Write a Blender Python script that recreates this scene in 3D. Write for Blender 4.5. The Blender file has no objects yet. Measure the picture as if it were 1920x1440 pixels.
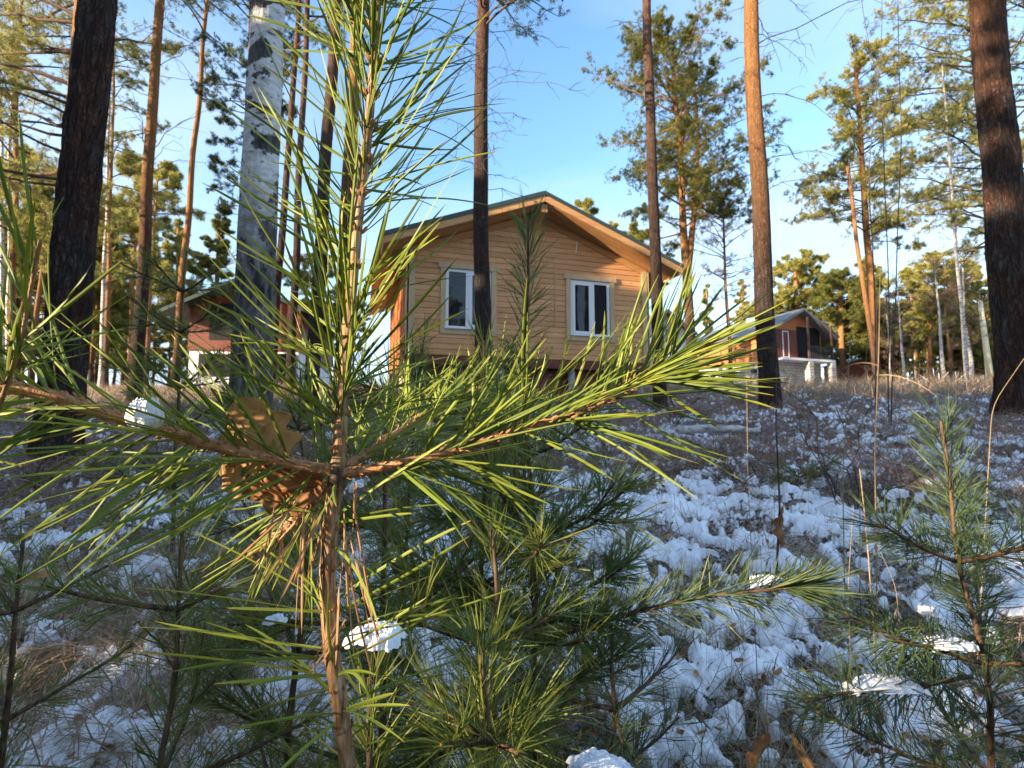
import bpy, math, random
import numpy as np
from mathutils import Vector

S = bpy.context.scene
COL = S.collection
R = math.radians
PI = math.pi

# ------------------------------------------------------------------ camera
CAMZ = 0.85
PITCH = R(5.1)
cd = bpy.data.cameras.new('camera')
cam = bpy.data.objects.new('camera', cd)
COL.objects.link(cam)
cam.location = (0, 0, CAMZ)
cam.rotation_euler = (PI / 2 + PITCH, 0, 0)
cd.sensor_width = 36; cd.lens = 18.0
cd.clip_start = 0.01; cd.clip_end = 3000
cd.dof.use_dof = True; cd.dof.focus_distance = 0.33; cd.dof.aperture_fstop = 24
S.camera = cam

# ------------------------------------------------------------------ sky + sun
SUN_AZ = math.atan2(-0.87, -0.50)      # from +Y towards +X
SUN_EL = R(14)
w = bpy.data.worlds.new('World'); S.world = w; w.use_nodes = True
nt = w.node_tree; N = nt.nodes; L = nt.links
bg = N['Background']
sky = N.new('ShaderNodeTexSky'); sky.sky_type = 'NISHITA'; sky.sun_disc = False
sky.sun_elevation = SUN_EL; sky.sun_rotation = SUN_AZ
sky.air_density = 1.0; sky.dust_density = 0.6; sky.ozone_density = 1.6
tc = N.new('ShaderNodeTexCoord')
sep = N.new('ShaderNodeSeparateXYZ'); L.new(tc.outputs['Generated'], sep.inputs[0])
add = N.new('ShaderNodeMath'); add.operation = 'ADD'; add.inputs[1].default_value = 0.22; L.new(sep.outputs[2], add.inputs[0])
dx = N.new('ShaderNodeMath'); dx.operation = 'DIVIDE'; L.new(sep.outputs[0], dx.inputs[0]); L.new(add.outputs[0], dx.inputs[1])
dy = N.new('ShaderNodeMath'); dy.operation = 'DIVIDE'; L.new(sep.outputs[1], dy.inputs[0]); L.new(add.outputs[0], dy.inputs[1])
cb = N.new('ShaderNodeCombineXYZ'); L.new(dx.outputs[0], cb.inputs[0]); L.new(dy.outputs[0], cb.inputs[1])
mp = N.new('ShaderNodeMapping'); mp.inputs['Scale'].default_value = (0.55, 1.1, 1); mp.inputs['Location'].default_value = (3.1, 0.35, 0)
mp.inputs['Rotation'].default_value = (0, 0, 0.35)
L.new(cb.outputs[0], mp.inputs[0])
no = N.new('ShaderNodeTexNoise'); no.inputs['Scale'].default_value = 1.1; no.inputs['Detail'].default_value = 8; no.inputs['Roughness'].default_value = 0.55
no.inputs['Distortion'].default_value = 0.5
L.new(mp.outputs[0], no.inputs['Vector'])
rp = N.new('ShaderNodeValToRGB'); rp.color_ramp.elements[0].position = 0.40; rp.color_ramp.elements[1].position = 0.66
rp.color_ramp.elements[1].color = (0.7, 0.7, 0.7, 1)
L.new(no.outputs['Fac'], rp.inputs[0])
hz = N.new('ShaderNodeMapRange'); hz.inputs['From Min'].default_value = 0.45; hz.inputs['From Max'].default_value = 0.0
hz.inputs['To Min'].default_value = 0.0; hz.inputs['To Max'].default_value = 0.5
L.new(sep.outputs[2], hz.inputs['Value'])
mx0 = N.new('ShaderNodeMath'); mx0.operation = 'ADD'; mx0.use_clamp = True
L.new(rp.outputs[0], mx0.inputs[0]); L.new(hz.outputs[0], mx0.inputs[1])
SKYCOL = N.new('ShaderNodeMix'); SKYCOL.data_type = 'RGBA'
SKYCOL.inputs['B'].default_value = (2.0, 2.45, 3.1, 1)
hs = N.new('ShaderNodeHueSaturation'); hs.inputs['Saturation'].default_value = 1.15; hs.inputs['Value'].default_value = 1.2
L.new(sky.outputs[0], hs.inputs['Color'])
L.new(mx0.outputs[0], SKYCOL.inputs['Factor']); L.new(hs.outputs[0], SKYCOL.inputs['A'])
L.new(SKYCOL.outputs['Result'], bg.inputs['Color'])
bg.inputs['Strength'].default_value = 0.145

sl = bpy.data.lights.new('sun', 'SUN'); sl.energy = 5.0; sl.angle = R(0.55); sl.color = (1.0, 0.80, 0.56)
so = bpy.data.objects.new('sun', sl); COL.objects.link(so)
SD = Vector((math.sin(SUN_AZ) * math.cos(SUN_EL), math.cos(SUN_AZ) * math.cos(SUN_EL), math.sin(SUN_EL)))
so.rotation_euler = SD.to_track_quat('Z', 'Y').to_euler()
so.location = (-20, -20, 20)

S.view_settings.view_transform = 'Standard'; S.view_settings.look = 'None'
S.view_settings.exposure = 1.65; S.view_settings.gamma = 1.0
S.render.engine = 'CYCLES'
S.cycles.max_bounces = 5; S.cycles.diffuse_bounces = 3; S.cycles.glossy_bounces = 2
S.cycles.transmission_bounces = 4; S.cycles.transparent_max_bounces = 4
S.cycles.use_denoising = True

# ------------------------------------------------------------------ maths helpers
def px(x, y, depth):
    """photo pixel + distance along +Y -> world point"""
    cx = (x - 960) / 960.0; cz = -(y - 720) / 960.0
    Y = math.cos(PITCH) - cz * math.sin(PITCH); Z = math.sin(PITCH) + cz * math.cos(PITCH)
    k = depth / Y
    return np.array([cx * k, depth, CAMZ + Z * k])

_rs = np.random.RandomState(7)
_perm = _rs.permutation(4096)
_grad = _rs.uniform(0, 2 * PI, 4096); _gx = np.cos(_grad); _gy = np.sin(_grad)
def perlin(x, y):
    x = np.asarray(x, float); y = np.asarray(y, float)
    xi = np.floor(x).astype(int); yi = np.floor(y).astype(int)
    xf = x - xi; yf = y - yi
    u = xf * xf * xf * (xf * (xf * 6 - 15) + 10); v = yf * yf * yf * (yf * (yf * 6 - 15) + 10)
    def g(ix, iy, fx, fy):
        h = _perm[(_perm[ix & 4095] + iy) & 4095]
        return _gx[h] * fx + _gy[h] * fy
    a = g(xi, yi, xf, yf); b = g(xi + 1, yi, xf - 1, yf)
    c = g(xi, yi + 1, xf, yf - 1); d = g(xi + 1, yi + 1, xf - 1, yf - 1)
    return (a + (b - a) * u + (c + (d - c) * u - a - (b - a) * u) * v) * 1.5
def fbm(x, y, o=4, l=2.03, g=0.5):
    s = 0; a = 1.0
    for i in range(o):
        s = s + a * perlin(x + 17.3 * i, y - 9.1 * i); x = x * l; y = y * l; a *= g
    return s

def ground_base(x, y):
    x = np.asarray(x, float); y = np.asarray(y, float)
    yy = np.clip(y, -200, 400)
    slope = np.where(yy < 0, 0.10 * yy, 0.14 * yy)
    far = 0.14 * 13.5 + 0.079 * (yy - 13.5)
    k = 1.2
    z = np.where(yy < 0, slope, -k * np.log(np.exp(-slope / k * 4) + np.exp(-far / k * 4)) / 4 + 0.0)
    z = z + k * math.log(2) / 4 * 0 
    z = z + 0.07 * np.clip(x - 2.0, 0, 8) * np.clip(1 - y / 26, 0, 1) * np.clip(y / 3, 0, 1)
    return z
def ground_z(x, y):
    r = np.hypot(x, y)
    return ground_base(x, y) + 0.06 * fbm(np.asarray(x) * 0.55, np.asarray(y) * 0.55, 3) * np.clip(r, 0, 4) / 2 \
        + 0.050 * fbm(np.asarray(x) * 3.1 + 4, np.asarray(y) * 3.1, 4)

# ------------------------------------------------------------------ object helpers
def tag(o, label=None, cat=None, group=None, kind=None):
    if label: o['label'] = label
    if cat: o['category'] = cat
    if group: o['group'] = group
    if kind: o['kind'] = kind
    return o
def empty(name, loc, label=None, cat=None, group=None, rz=0):
    o = bpy.data.objects.new(name, None); COL.objects.link(o)
    o.location = loc; o.rotation_euler = (0, 0, rz); o.empty_display_size = 0.1
    return tag(o, label, cat, group)

class MB:
    """collects vertices / faces (tris + quads) and an optional colour attribute"""
    def __init__(s): s.v = []; s.q = []; s.t = []; s.c = []; s.n = 0
    def add(s, V, Q=None, T=None, c=None):
        V = np.asarray(V, float).reshape(-1, 3)
        if Q is not None and len(Q): s.q.append(np.asarray(Q, int).reshape(-1, 4) + s.n)
        if T is not None and len(T): s.t.append(np.asarray(T, int).reshape(-1, 3) + s.n)
        if c is None: c = np.full((len(V), 3), 0.5)
        s.c.append(np.broadcast_to(np.asarray(c, float), (len(V), 3)))
        s.v.append(V); s.n += len(V)
    def box(s, a, b, M=None, c=None):
        x0, y0, z0 = a; x1, y1, z1 = b
        V = np.array([[x0,y0,z0],[x1,y0,z0],[x1,y1,z0],[x0,y1,z0],[x0,y0,z1],[x1,y0,z1],[x1,y1,z1],[x0,y1,z1]], float)
        Q = [[0,3,2,1],[4,5,6,7],[0,1,5,4],[1,2,6,5],[2,3,7,6],[3,0,4,7]]
        if M is not None: V = M(V)
        s.add(V, Q, c=c)
    def prism(s, poly, y0, y1, c=None):
        """poly in x,z extruded along y"""
        n = len(poly); V = [[p[0], y0, p[1]] for p in poly] + [[p[0], y1, p[1]] for p in poly]
        Q = [[i, (i + 1) % n, (i + 1) % n + n, i + n] for i in range(n)]
        if n == 4: s.add(V, Q + [[3, 2, 1, 0], [4, 5, 6, 7]], c=c)
        else:
            T = [[0, i + 1, i] for i in range(1, n - 1)] + [[n, n + i, n + i + 1] for i in range(1, n - 1)]
            s.add(V, Q, T, c=c)
    def tube(s, P, r, sides=8, cap=True, c=None, disp=None):
        P = np.asarray(P, float); n = len(P); r = np.broadcast_to(np.asarray(r, float), (n,))
        T = np.gradient(P, axis=0); T /= np.linalg.norm(T, axis=1)[:, None] + 1e-12
        u = np.cross(T[0], [0.31, 0.17, 0.93]); 
        if np.linalg.norm(u) < 0.15: u = np.cross(T[0], [1, 0, 0])
        U = []
        for i in range(n):
            u = u - T[i] * np.dot(u, T[i]); u = u / (np.linalg.norm(u) + 1e-12); U.append(u)
        U = np.array(U); W = np.cross(T, U)
        a = np.linspace(0, 2 * PI, sides, endpoint=False)
        rad = r[:, None] * np.ones(sides)[None]
        if disp is not None: rad = rad + disp(a[None], P[:, 2][:, None], r[:, None])
        V = P[:, None] + rad[..., None] * (np.cos(a)[None, :, None] * U[:, None] + np.sin(a)[None, :, None] * W[:, None])
        i, j = np.meshgrid(np.arange(n - 1), np.arange(sides), indexing='ij')
        j2 = (j + 1) % sides
        Q = np.stack([i * sides + j, i * sides + j2, (i + 1) * sides + j2, (i + 1) * sides + j], -1).reshape(-1, 4)
        V = V.reshape(-1, 3); Tt = None
        if cap:
            V = np.vstack([V, P[-1:] + T[-1:] * r[-1] * 0.6, P[:1]])
            e = n * sides; b = (n - 1) * sides
            Tt = [[b + k, b + (k + 1) % sides, e] for k in range(sides)] + [[(k + 1) % sides, k, e + 1] for k in range(sides)]
        s.add(V, Q, Tt, c)
    def build(s, name, mat, parent=None, smooth=False, loc=None):
        me = bpy.data.meshes.new(name)
        V = np.vstack(s.v); nq = sum(len(q) for q in s.q); ntr = sum(len(t) for t in s.t)
        me.vertices.add(len(V)); me.vertices.foreach_set('co', V.astype(np.float32).ravel())
        Q = np.vstack(s.q) if nq else np.zeros((0, 4), int); T = np.vstack(s.t) if ntr else np.zeros((0, 3), int)
        li = np.concatenate([Q.ravel(), T.ravel()]).astype(np.int32)
        me.loops.add(len(li)); me.loops.foreach_set('vertex_index', li)
        st = np.concatenate([np.arange(nq) * 4, nq * 4 + np.arange(ntr) * 3]).astype(np.int32)
        me.polygons.add(nq + ntr); me.polygons.foreach_set('loop_start', st)
        me.polygons.foreach_set('use_smooth', np.full(nq + ntr, smooth))
        me.update(calc_edges=True)
        at = me.attributes.new('tint', 'FLOAT_COLOR', 'POINT')
        C = np.ones((len(V), 4), np.float32); C[:, :3] = np.vstack(s.c); at.data.foreach_set('color', C.ravel())
        for m in (mat if isinstance(mat, (list, tuple)) else [mat]): me.materials.append(m)
        o = bpy.data.objects.new(name, me); COL.objects.link(o)
        if parent is not None: o.parent = parent
        if loc is not None: o.location = loc
        return o

# ------------------------------------------------------------------ materials
class NB:
    def __init__(s, name, rough=0.7, spec=0.3):
        s.m = bpy.data.materials.new(name); s.m.use_nodes = True
        s.t = s.m.node_tree; s.N = s.t.nodes; s.L = s.t.links; s.b = s.N['Principled BSDF']
        s.b.inputs['Roughness'].default_value = rough; s.b.inputs['Specular IOR Level'].default_value = spec
        s.out = s.N['Material Output']
    def co(s, kind='Object', scale=(1, 1, 1), rot=(0, 0, 0)):
        t = s.N.new('ShaderNodeTexCoord'); m = s.N.new('ShaderNodeMapping')
        m.inputs['Scale'].default_value = scale; m.inputs['Rotation'].default_value = rot
        s.L.new(t.outputs[kind], m.inputs[0]); return m.outputs[0]
    def noise(s, v, sc=5, det=4, rough=0.55, dist=0.0):
        n = s.N.new('ShaderNodeTexNoise'); n.inputs['Scale'].default_value = sc; n.inputs['Detail'].default_value = det
        n.inputs['Roughness'].default_value = rough; n.inputs['Distortion'].default_value = dist
        s.L.new(v, n.inputs['Vector']); return n.outputs['Fac']
    def vor(s, v, sc=5, feat='F1', rand=1.0):
        n = s.N.new('ShaderNodeTexVoronoi'); n.feature = feat; n.inputs['Scale'].default_value = sc
        n.inputs['Randomness'].default_value = rand
        s.L.new(v, n.inputs['Vector']); return n.outputs['Distance']
    def ramp(s, f, stops, inter='LINEAR'):
        r = s.N.new('ShaderNodeValToRGB'); r.color_ramp.interpolation = inter
        e = r.color_ramp.elements
        while len(e) < len(stops): e.new(0.5)
        for k, (p, c) in enumerate(stops):
            e[k].position = p; e[k].color = (*c, 1) if len(c) == 3 else c
        s.L.new(f, r.inputs[0]); return r.outputs[0]
    def mix(s, f, a, b, mode='MIX'):
        m = s.N.new('ShaderNodeMix'); m.data_type = 'RGBA'; m.blend_type = mode
        for key, val in (('Factor', f), ('A', a), ('B', b)):
            if hasattr(val, 'is_output') or isinstance(val, bpy.types.NodeSocket): s.L.new(val, m.inputs[key])
            elif key == 'Factor': m.inputs[key].default_value = val
            else: m.inputs[key].default_value = (*val, 1)
        return m.outputs['Result']
    def math(s, op, a, b=0.0, clamp=False):
        m = s.N.new('ShaderNodeMath'); m.operation = op; m.use_clamp = clamp
        for i, v in enumerate((a, b)):
            if isinstance(v, bpy.types.NodeSocket): s.L.new(v, m.inputs[i])
            else: m.inputs[i].default_value = v
        return m.outputs[0]
    def rng(s, v, a, b, c=0.0, d=1.0):
        m = s.N.new('ShaderNodeMapRange')
        for k, x in zip(('From Min', 'From Max', 'To Min', 'To Max'), (a, b, c, d)): m.inputs[k].default_value = x
        s.L.new(v, m.inputs['Value']); return m.outputs[0]
    def bump(s, h, st=0.5, dist=0.02):
        b = s.N.new('ShaderNodeBump'); b.inputs['Strength'].default_value = st; b.inputs['Distance'].default_value = dist
        s.L.new(h, b.inputs['Height']); s.L.new(b.outputs[0], s.b.inputs['Normal'])
    def col(s, c): s.L.new(c, s.b.inputs['Base Color']) if isinstance(c, bpy.types.NodeSocket) else setattr(s.b.inputs['Base Color'], 'default_value', (*c, 1))
    def tint(s):
        a = s.N.new('ShaderNodeAttribute'); a.attribute_name = 'tint'
        p = s.N.new('ShaderNodeSeparateColor'); s.L.new(a.outputs['Color'], p.inputs[0])
        return p.outputs[0], p.outputs[1], p.outputs[2]
    def z(s, coord='Object'):
        t = s.N.new('ShaderNodeTexCoord'); p = s.N.new('ShaderNodeSeparateXYZ'); s.L.new(t.outputs[coord], p.inputs[0]); return p.outputs[2]
    def oi(s):
        o = s.N.new('ShaderNodeObjectInfo'); return o.outputs['Random']
    def translucent(s, c, f):
        t = s.N.new('ShaderNodeBsdfTranslucent'); m = s.N.new('ShaderNodeMixShader'); m.inputs[0].default_value = f
        if isinstance(c, bpy.types.NodeSocket): s.L.new(c, t.inputs[0])
        else: t.inputs[0].default_value = (*c, 1)
        s.L.new(s.b.outputs[0], m.inputs[1]); s.L.new(t.outputs[0], m.inputs[2]); s.L.new(m.outputs[0], s.out.inputs[0])

M = {}
def needle_mat(name, base, hi, tip, rough, spec, tr):
    n = NB(name, rough, spec); r, s_, b = n.tint()
    c = n.mix(r, base, hi)
    t = n.ramp(s_, [(0.0, (0.35, 0.35, 0.35)), (0.07, (0, 0, 0)), (0.9, (0, 0, 0)), (1.0, (1, 1, 1))])
    t2 = n.math('MULTIPLY', t, n.rng(b, 0.2, 1.0, 0.15, 1.0))
    c = n.mix(t2, c, tip)
    c = n.mix(n.rng(b, 0.93, 0.97), c, tuple(0.55 * x + 0.45 * y for x, y in zip(hi, tip)))
    n.col(c); n.translucent(c, tr)
    return n.m
M['needle'] = needle_mat('needle_green', (0.11, 0.17, 0.02), (0.34, 0.39, 0.06), (0.55, 0.40, 0.06), 0.5, 0.3, 0.3)
M['needle_mid'] = needle_mat('needle_dark_green', (0.085, 0.12, 0.022), (0.23, 0.26, 0.05), (0.22, 0.18, 0.06), 0.5, 0.3, 0.25)
M['needle_soft'] = needle_mat('needle_soft_green', (0.08, 0.13, 0.03), (0.20, 0.26, 0.07), (0.35, 0.28, 0.10), 0.5, 0.3, 0.3)
M['needle_blue'] = needle_mat('needle_blue_green', (0.045, 0.080, 0.032), (0.11, 0.15, 0.055), (0.14, 0.13, 0.06), 0.5, 0.3, 0.22)
M['needle_dead'] = needle_mat('needle_brown', (0.36, 0.16, 0.06), (0.56, 0.34, 0.16), (0.28, 0.12, 0.05), 0.5, 0.3, 0.15)

def foliage(name, a, b, tr=0.42):
    n = NB(name, 0.6, 0.25); r, g, bb = n.tint()
    c = n.mix(r, a, b); c = n.mix(n.rng(bb, 0.85, 1.0), c, (0.16, 0.10, 0.03))
    n.col(c); n.translucent(c, tr); return n.m
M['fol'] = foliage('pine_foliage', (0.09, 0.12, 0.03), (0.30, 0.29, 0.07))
M['fol_sunlit'] = foliage('pine_foliage_sunlit', (0.20, 0.21, 0.05), (0.58, 0.52, 0.15))  # sunlit yellow of the crowns put into the foliage colour
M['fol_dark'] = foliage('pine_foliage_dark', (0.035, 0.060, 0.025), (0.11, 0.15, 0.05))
M['twigs'] = foliage('bare_twigs', (0.16, 0.10, 0.07), (0.30, 0.22, 0.16), 0.0)

def pine_bark(name, low, high, z0, z1, sc=1.0, dark=(0.018, 0.012, 0.010)):
    n = NB(name, 0.85, 0.15)
    v = n.co('Object', (1, 1, 0.22)); warp = n.noise(v, 9 * sc, 3)
    vv = n.N.new('ShaderNodeVectorMath'); vv.operation = 'ADD'
    wc = n.N.new('ShaderNodeCombineXYZ'); n.L.new(n.math('MULTIPLY', warp, 0.10 / sc), wc.inputs[0]); n.L.new(n.math('MULTIPLY', warp, -0.08 / sc), wc.inputs[1])
    n.L.new(v, vv.inputs[0]); n.L.new(wc.outputs[0], vv.inputs[1])
    f1 = n.noise(n.co('Object', (1, 1, 0.16)), 15 * sc, 4, 0.6, 0.9); f2_ = n.noise(n.co('Object', (1, 1, 0.55)), 30 * sc, 4, 0.6, 0.5)
    r1 = n.math('ABSOLUTE', n.math('SUBTRACT', f1, 0.5)); r2 = n.math('ABSOLUTE', n.math('SUBTRACT', f2_, 0.5))
    cr = n.math('MINIMUM', n.math('MULTIPLY', r1, 1.5), n.math('ADD', n.math('MULTIPLY', r2, 1.4), 0.03))
    crk = n.rng(cr, 0.0, 0.15)
    fine = n.noise(n.co('Object', (1, 1, 0.4)), 60 * sc, 5, 0.65)
    big = n.noise(n.co('Object', (1, 1, 0.5)), 6, 3)
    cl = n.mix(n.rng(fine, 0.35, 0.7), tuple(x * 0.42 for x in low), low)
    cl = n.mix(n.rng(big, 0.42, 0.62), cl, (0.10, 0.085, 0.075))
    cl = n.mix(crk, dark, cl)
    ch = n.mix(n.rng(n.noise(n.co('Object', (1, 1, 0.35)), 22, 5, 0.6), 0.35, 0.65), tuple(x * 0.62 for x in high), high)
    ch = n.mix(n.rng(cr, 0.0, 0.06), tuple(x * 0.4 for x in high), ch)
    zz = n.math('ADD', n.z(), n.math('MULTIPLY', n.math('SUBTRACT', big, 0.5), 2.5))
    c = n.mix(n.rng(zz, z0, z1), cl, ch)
    n.col(c)
    h = n.math('ADD', n.math('MULTIPLY', crk, 0.8), n.math('MULTIPLY', fine, 0.55))
    n.bump(h, 0.9, 0.022)
    return n.m
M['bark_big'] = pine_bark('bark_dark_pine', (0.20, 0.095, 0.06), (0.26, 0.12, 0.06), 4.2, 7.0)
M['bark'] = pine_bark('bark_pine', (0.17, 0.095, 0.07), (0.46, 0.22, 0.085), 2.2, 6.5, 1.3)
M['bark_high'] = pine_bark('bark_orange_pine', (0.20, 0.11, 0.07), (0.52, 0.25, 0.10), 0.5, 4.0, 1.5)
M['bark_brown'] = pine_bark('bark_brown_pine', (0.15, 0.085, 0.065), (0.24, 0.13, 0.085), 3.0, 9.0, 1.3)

n = NB('branch_bark', 0.85, 0.15); v = n.co('Object', (1, 1, 1))
n.col(n.ramp(n.noise(v, 30, 4), [(0.3, (0.05, 0.032, 0.025)), (0.7, (0.15, 0.095, 0.065))])); n.bump(n.noise(v, 90, 3), 0.4, 0.004); M['limb'] = n.m
n = NB('grey_dead_wood', 0.85, 0.1); v = n.co('Object')
n.col(n.ramp(n.noise(v, 12, 4), [(0.3, (0.055, 0.045, 0.045)), (0.7, (0.14, 0.11, 0.10))])); M['dead'] = n.m

# young shoot bark: tan with vertical scales
n = NB('shoot_bark', 0.6, 0.3); v = n.co('Object', (1, 1, 0.16))
f = n.noise(v, 420, 5, 0.6, 0.4); f2 = n.noise(n.co('Object', (1, 1, 0.6)), 90, 4); r, g, b = n.tint()
c = n.ramp(f, [(0.32, (0.10, 0.045, 0.02)), (0.46, (0.30, 0.155, 0.065)), (0.66, (0.50, 0.33, 0.17))])
c = n.mix(n.rng(f2, 0.52, 0.72, 0, 0.8), c, (0.055, 0.035, 0.025)); c = n.mix(r, c, (0.02, 0.014, 0.012))
c = n.mix(n.math('MULTIPLY', g, 0.6), c, (0.42, 0.19, 0.07))
n.col(c); n.bump(n.math('ADD', f, f2), 0.8, 0.0012); M['shoot'] = n.m
n = NB('shoot_bark_dark', 0.7, 0.2); v = n.co('Object', (1, 1, 0.25)); f = n.noise(v, 160, 4)
n.col(n.ramp(f, [(0.35, (0.035, 0.025, 0.018)), (0.65, (0.17, 0.10, 0.055))])); n.bump(f, 0.6, 0.003); M['shoot_dark'] = n.m

# birch bark
n = NB('birch_bark', 0.65, 0.25); v = n.co('Object', (1, 1, 1)); big = n.noise(n.co('Object', (1.0, 1.0, 1.6)), 3.0, 5, 0.62, 0.5)
white = n.ramp(n.noise(n.co('Object', (1, 1, 2.5)), 10, 5), [(0.3, (0.36, 0.33, 0.31)), (0.55, (0.62, 0.59, 0.56)), (0.8, (0.74, 0.72, 0.69))])
lent = n.rng(n.noise(n.co('Object', (1, 1, 7)), 13, 3, 0.5), 0.62, 0.67)
c = n.mix(n.math('MULTIPLY', lent, 0.4), white, (0.09, 0.07, 0.06))
pm = n.math('ADD', n.rng(big, 0.525, 0.555), n.rng(n.noise(n.co('Object', (1, 1, 1.3)), 14, 4, 0.7), 0.62, 0.66), True)
zl = n.math('ADD', n.z(), n.math('MULTIPLY', n.math('SUBTRACT', n.noise(v, 7, 4), 0.5), 1.0))
blk = n.ramp(n.noise(n.co('Object', (1, 1, 0.4)), 28, 5, 0.6), [(0.35, (0.012, 0.010, 0.010)), (0.65, (0.10, 0.085, 0.075))])
c = n.mix(pm, c, blk)
greyl = n.ramp(n.noise(n.co('Object', (1, 1, 0.35)), 20, 6, 0.65), [(0.40, (0.012, 0.011, 0.011)), (0.54, (0.10, 0.09, 0.085)), (0.74, (0.26, 0.24, 0.22))])
c = n.mix(n.rng(zl, 2.3, 1.5), c, greyl)
n.col(c); n.bump(n.math('ADD', n.math('MULTIPLY', pm, -0.4), n.noise(n.co('Object', (1, 1, 0.5)), 40, 5)), 0.6, 0.012); M['birch'] = n.m
n = NB('pale_bark', 0.7, 0.2); v = n.co('Object', (1, 1, 3))
n.col(n.ramp(n.noise(v, 8, 4), [(0.35, (0.10, 0.085, 0.08)), (0.5, (0.50, 0.46, 0.42)), (0.8, (0.62, 0.59, 0.55))])); M['birch_far'] = n.m

# snow
n = NB('snow', 0.55, 0.3); v = n.co('Object')
sc_ = n.ramp(n.noise(v, 6, 5), [(0.3, (0.74, 0.76, 0.81)), (0.6, (0.87, 0.88, 0.92))])
spk = n.math('MULTIPLY', n.rng(n.noise(v, 95, 5, 0.75, 1.5), 0.60, 0.66), n.rng(n.noise(v, 5.5, 4, 0.6), 0.44, 0.62, 0.05, 1.0))
n.col(n.mix(spk, sc_, (0.20, 0.13, 0.08)))
n.b.inputs['Subsurface Weight'].default_value = 0.0
n.bump(n.math('ADD', n.noise(v, 60, 4, 0.5), n.math('MULTIPLY', n.noise(v, 260, 2), 0.4)), 0.35, 0.006); M['snow'] = n.m
n = NB('branch_snow', 0.6, 0.25); v = n.co('Object'); n.col(n.ramp(n.noise(v, 60, 5), [(0.3, (0.66, 0.70, 0.77)), (0.6, (0.82, 0.84, 0.88))])); n.bump(n.noise(v, 500, 5, 0.7), 0.6, 0.0025); M['snow_pad'] = n.m
# litter
n = NB('forest_litter', 0.9, 0.1); v = n.co('Object')
a = n.noise(n.co('Object', (1, 1, 1)), 34, 6, 0.7, 1.2); b = n.noise(v, 3.0, 4)
c = n.ramp(a, [(0.30, (0.014, 0.010, 0.008)), (0.46, (0.09, 0.055, 0.036)), (0.58, (0.21, 0.135, 0.09)), (0.72, (0.38, 0.27, 0.18))])
c = n.mix(n.rng(b, 0.46, 0.64, 0, 0.6), c, (0.045, 0.055, 0.018))
dust = n.math('MULTIPLY', n.rng(n.noise(v, 48, 6, 0.75, 0.8), 0.50, 0.56), n.rng(n.noise(v, 1.3, 4, 0.6), 0.42, 0.55, 0.12, 0.85))
c = n.mix(dust, c, (0.78, 0.80, 0.85))
n.col(c); n.bump(a, 1.0, 0.03); M['litter'] = n.m

def blade(name, a, b, tr=0.25):
    n = NB(name, 0.65, 0.2); r, g, bb = n.tint(); c = n.mix(r, a, b); n.col(c); n.translucent(c, tr); return n.m
M['grass'] = blade('dry_grass', (0.20, 0.13, 0.08), (0.60, 0.46, 0.31))
M['grass_red'] = blade('dry_undergrowth', (0.17, 0.09, 0.07), (0.46, 0.32, 0.24))
M['grass_gold'] = blade('golden_grass', (0.30, 0.20, 0.10), (0.52, 0.40, 0.22))
M['grass_green'] = blade('green_grass', (0.05, 0.08, 0.02), (0.16, 0.17, 0.04))
n = NB('dead_leaf', 0.6, 0.25); v = n.co('Object'); r, g, b = n.tint()
c = n.mix(n.rng(n.noise(v, 60, 5), 0.35, 0.65), (0.28, 0.09, 0.03), (0.52, 0.25, 0.09)); c = n.mix(g, c, (0.68, 0.42, 0.17)); c = n.mix(b, c, (0.18, 0.06, 0.025))
n.col(c); n.translucent(c, 0.35); n.bump(n.noise(v, 300, 4), 0.5, 0.001); M['leaf'] = n.m

# timber siding
def wood(name, a, b, knots=True, sc=1.0, axis=(0.12, 1, 1)):
    n = NB(name, 0.55, 0.3); g = n.noise(n.co('Object', tuple(x * sc for x in axis)), 14, 5, 0.6, 0.8)
    c = n.mix(n.rng(g, 0.33, 0.68), a, b)
    oi = n.tint()[0]
    c = n.mix(n.math('MULTIPLY', oi, 0.55), c, tuple(x * 0.72 for x in a))
    if knots:
        k = n.vor(n.co('Object', (0.9, 1, 4.5)), 1.8); c = n.mix(n.rng(k, 0.05, 0.10, 0.9, 0), c, (0.16, 0.06, 0.022))
    n.col(c); n.bump(g, 0.25, 0.006); return n.m
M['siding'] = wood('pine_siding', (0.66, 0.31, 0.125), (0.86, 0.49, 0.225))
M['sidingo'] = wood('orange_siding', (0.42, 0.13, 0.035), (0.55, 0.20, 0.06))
M['trim'] = wood('pale_trim', (0.56, 0.37, 0.20), (0.72, 0.52, 0.31), False, 1.0, (1, 1, 0.12))
M['soffit'] = wood('soffit_boards', (0.50, 0.24, 0.09), (0.66, 0.37, 0.16), False)
M['redwood'] = wood('red_brown_siding', (0.15, 0.038, 0.026), (0.24, 0.068, 0.04), False)
M['orangewood'] = wood('orange_brown_siding', (0.50, 0.16, 0.05), (0.66, 0.25, 0.09), False)
M['redpaint'] = wood('faded_red_boards', (0.36, 0.10, 0.07), (0.50, 0.17, 0.11), False, 1.0, (1, 1, 0.12))
M['darkwood'] = wood('dark_boards', (0.06, 0.035, 0.028), (0.12, 0.07, 0.05), False)
def plain(name, c, rough=0.5, spec=0.4, sc=20, var=0.25, metal=0.0):
    n = NB(name, rough, spec); f = n.noise(n.co('Object'), sc, 4)
    n.col(n.mix(f, tuple(x * (1 - var) for x in c), tuple(min(1, x * (1 + var * 0.6)) for x in c))); n.b.inputs['Metallic'].default_value = metal
    return n.m
M['roof'] = plain('green_roof_metal', (0.035, 0.06, 0.05), 0.35, 0.5)
M['roof_grey'] = plain('grey_roof', (0.13, 0.14, 0.155), 0.5)
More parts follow.
